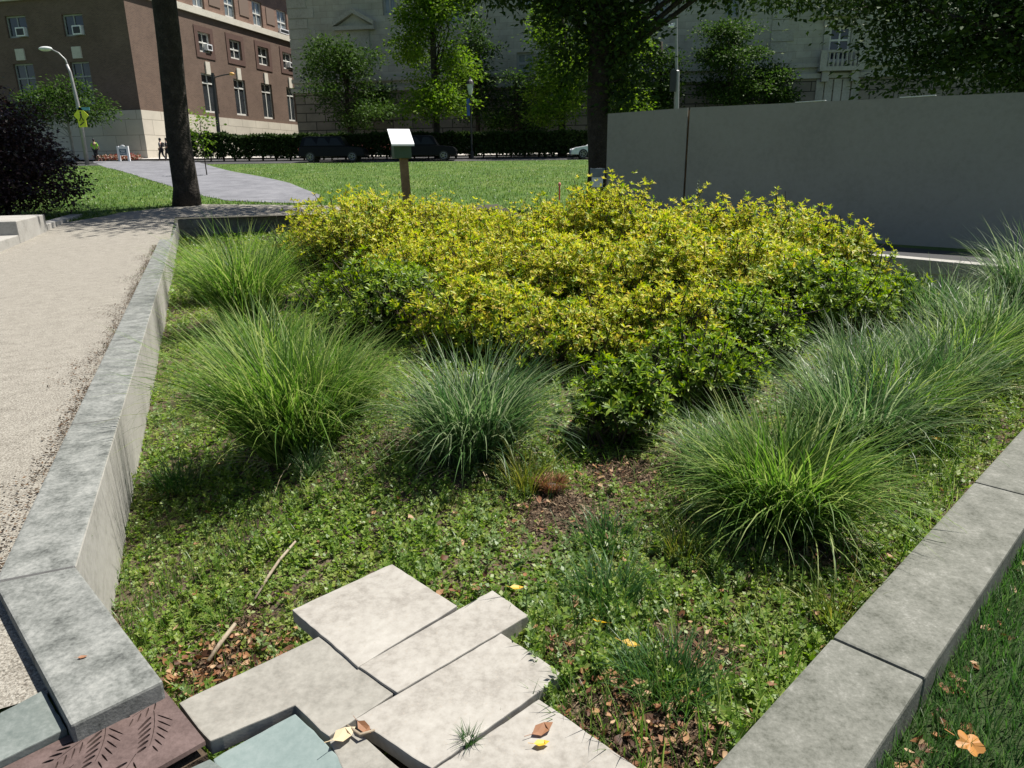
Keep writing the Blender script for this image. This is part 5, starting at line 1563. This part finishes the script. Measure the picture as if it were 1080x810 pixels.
# grey utility pole
Y = 58.4
p = atY(714, 140, Y); g_ = zgp(p.x, Y)
up_ = empty('utility_pole', (p.x, Y, g_), 'slim grey pole with small white camera lamp above the fence gap', 'street pole')
q_ = lambda px, py: tuple(atY(px, py, Y) - Vector((p.x, Y, g_)))
MB().tube([(0, 0, -.1), q_(714, 75), q_(713.5, 74), q_(713, 10)], [.2, .2, .12, .10], 10).build('pole', M['grey_metal'], up_)
c_ = q_(708.5, 86)
MB().box((c_[0] - .22, -.5, c_[2] - .75), (c_[0] + .22, -.21, c_[2] + .75)).build('signal_box', M['black'], up_)
MB().tube([q_(713, 27), q_(711, 24.5), q_(708, 26)], [.06, .06, .05], 6).build('arm', M['white'], up_)
MB().ell(q_(708, 27.5), (.25, .2, .14), 6).build('lamp_head', M['white'], up_, sm=True)
# white framed sign board
Y = 61.5
p = atY(131, 166, Y); g_ = zgp(p.x, Y) + .1
q_ = lambda px, py: tuple(atY(px, py, Y) - Vector((p.x, Y, g_)))
sg = empty('sign_board', (p.x, Y, g_), 'white framed sign board with blue panel before the shaded brick wall base', 'sign')
k_ = Y / 785
for x in (-5, 5): MB().box((x * k_ - .08, -.08, -.1), (x * k_ + .08, .08, 14 * k_)).build('leg', M['white'], sg)
MB().box((-5 * k_, -.05, 4.5 * k_), (5 * k_, .05, 13.5 * k_)).build('board', M['white'], sg)
MB().ell((0, 0, 13.6 * k_), (2.4 * k_, .05, 1.5 * k_), 8).build('top_arch', M['white'], sg)
MB().box((-3.6 * k_, -.07, 5.2 * k_), (3.6 * k_, -.052, 11 * k_)).build('panel', plain('blue_grey_panel', (.07, .12, .17), .5), sg)
ln = MB()
for k, (a, b) in enumerate(((-2.6, 2.4), (-2.0, 2.0), (-2.8, 2.7))): ln.box((a * k_, -.078, (9.6 - k * 1.5) * k_), (b * k_, -.072, (10.1 - k * 1.5) * k_))
ln.build('lettering', M['white'], sg)
# flower bed strip
n = 900
a = atY(100, 164, 62.3); b = atY(146, 164, 62.3)
x = RNG.uniform(a.x, b.x, n); y = RNG.uniform(61.9, 62.9, n)
P = np.stack([x, y, zg(x, y) + RNG.uniform(.15, .45, n)], 1)
o = npmesh('flower_bed', *scatter(LF_SIMPLE_V, LF_SIMPLE_F, frames(RNG.normal(0, 1, (n, 3)), RNG.normal(0, 1, n)), P, RNG.uniform(.12, .25, n)), leafy('red_flowers', [(.30, .05, .04), (.05, .08, .02), (.5, .35, .3), (.35, .06, .05)]))
tag(o, 'low red and pink flower strip along the brick wall base', 'flower bed', kind='stuff')

# ---------------------------------------------------------------- people
def skin(name, pts, edges, mat, parent, sub=1):
    me = bpy.data.meshes.new(name)
    names = list(pts)
    me.from_pydata([pts[k][0] for k in names], [(names.index(a), names.index(b)) for a, b in edges], [])
    o = bpy.data.objects.new('tmp', me); C.objects.link(o)
    m = o.modifiers.new('s', 'SKIN'); m.use_smooth_shade = True
    for i, k in enumerate(names):
        r = pts[k][1]
        me.skin_vertices[0].data[i].radius = (r, r) if not isinstance(r, tuple) else r
        me.skin_vertices[0].data[i].use_root = (i == 0)
    s = o.modifiers.new('d', 'SUBSURF'); s.levels = s.render_levels = sub
    bpy.context.view_layer.update()
    m2 = bpy.data.meshes.new_from_object(o.evaluated_get(bpy.context.evaluated_depsgraph_get()))
    bpy.data.objects.remove(o)
    m2.name = name
    m2.materials.clear()
    return link(name, m2, mat, parent, smooth_=True)
skinm = plain('skin', (.42, .26, .19), .5)
def person(px, Y, label, shirt, pants, hair, stride, rz, arm=.25, bag=None):
    p = atY(px, 168, Y); g_ = zgp(p.x, Y) + (.12 if Y > 62.5 else .012)
    e = empty('person', (p.x, Y, g_), label, 'person', rz=rz)
    s = stride
    J = dict(pelvis=((0, 0, .93), .13), waist=((0, 0, 1.08), .12), chest=((0, .0, 1.30), (.17, .12)), neck=((0, 0, 1.47), .055), head0=((.02, 0, 1.58), .085), head1=((.02, 0, 1.68), .085),
             hipl=((0, .09, .88), .095), kneel=((s * .45, .09, .50), .06), ankl=((s * .75 - .08, .09, .09), .04), toel=((s * .75 + .1, .09, .035), .033),
             hipr=((0, -.09, .88), .095), kneer=((-s * .25 + .08, -.09, .50), .06), ankr=((-s * .8, -.09, .10), .04), toer=((-s * .8 + .16, -.09, .035), .033),
             shl=((0, .19, 1.40), .06), ell_=((-arm * .5, .24, 1.13), .042), wrl=((arm * .3, .23, .90), .032), hal=((arm * .5, .22, .82), .035),
             shr=((0, -.19, 1.40), .06), elr=((arm * .3, -.24, 1.13), .042), wrr=((arm * .9, -.22, .92), .032), har=((arm * 1.1, -.21, .85), .035))
    E = [('pelvis', 'waist'), ('waist', 'chest'), ('chest', 'neck'), ('neck', 'head0'), ('head0', 'head1'), ('pelvis', 'hipl'), ('hipl', 'kneel'), ('kneel', 'ankl'), ('ankl', 'toel'), ('pelvis', 'hipr'), ('hipr', 'kneer'), ('kneer', 'ankr'), ('ankr', 'toer'),
         ('chest', 'shl'), ('shl', 'ell_'), ('ell_', 'wrl'), ('wrl', 'hal'), ('chest', 'shr'), ('shr', 'elr'), ('elr', 'wrr'), ('wrr', 'har')]
    skin('body', J, E, skinm, e)
    g = lambda k, f=1.0, add=.018: (J[k][0], tuple(a + add for a in J[k][1]) if isinstance(J[k][1], tuple) else J[k][1] + add)
    T = {k: g(k) for k in ('waist', 'chest', 'shl', 'ell_', 'shr', 'elr')}
    T['hem'] = ((0, 0, .90), .155)
    T['el2l'] = (tuple(Vector(J['shl'][0]).lerp(Vector(J['ell_'][0]), .9)), .055)
    skin('shirt', {k: T[k] for k in ('waist', 'hem', 'chest', 'shl', 'ell_', 'shr', 'elr')}, [('waist', 'hem'), ('waist', 'chest'), ('chest', 'shl'), ('shl', 'ell_'), ('chest', 'shr'), ('shr', 'elr')], shirt, e)
    T = {k: g(k, add=.02) for k in ('pelvis', 'hipl', 'kneel', 'ankl', 'hipr', 'kneer', 'ankr')}
    skin('trousers', T, [('pelvis', 'hipl'), ('hipl', 'kneel'), ('kneel', 'ankl'), ('pelvis', 'hipr'), ('hipr', 'kneer'), ('kneer', 'ankr')], pants, e)
    MB().ell((0, 0, 1.68), (.105, .095, .11), 8).build('hair', hair, e, sm=True)
    if bag:
        MB().box((-.28, -.14, 1.08), (-.14, .14, 1.42)).build('backpack', bag, e, bevel=.03)
dk = plain('dark_cloth', (.02, .02, .025), .8); gy_ = plain('grey_cloth', (.10, .10, .11), .8)
person(171.5, 61.3, 'person walking in grey shirt and dark trousers with backpack, just left of trunk', gy_, dk, dk, .38, math.pi * .95, bag=dk)
person(178, 61.8, 'person walking in dark clothes half hidden by the big trunk', dk, dk, dk, .3, math.pi)
person(102, 62.0, 'person in bright lime green shirt standing by the shaded wall base', plain('lime_cloth', (.35, .75, .06), .7), dk, dk, .06, math.pi * .5)
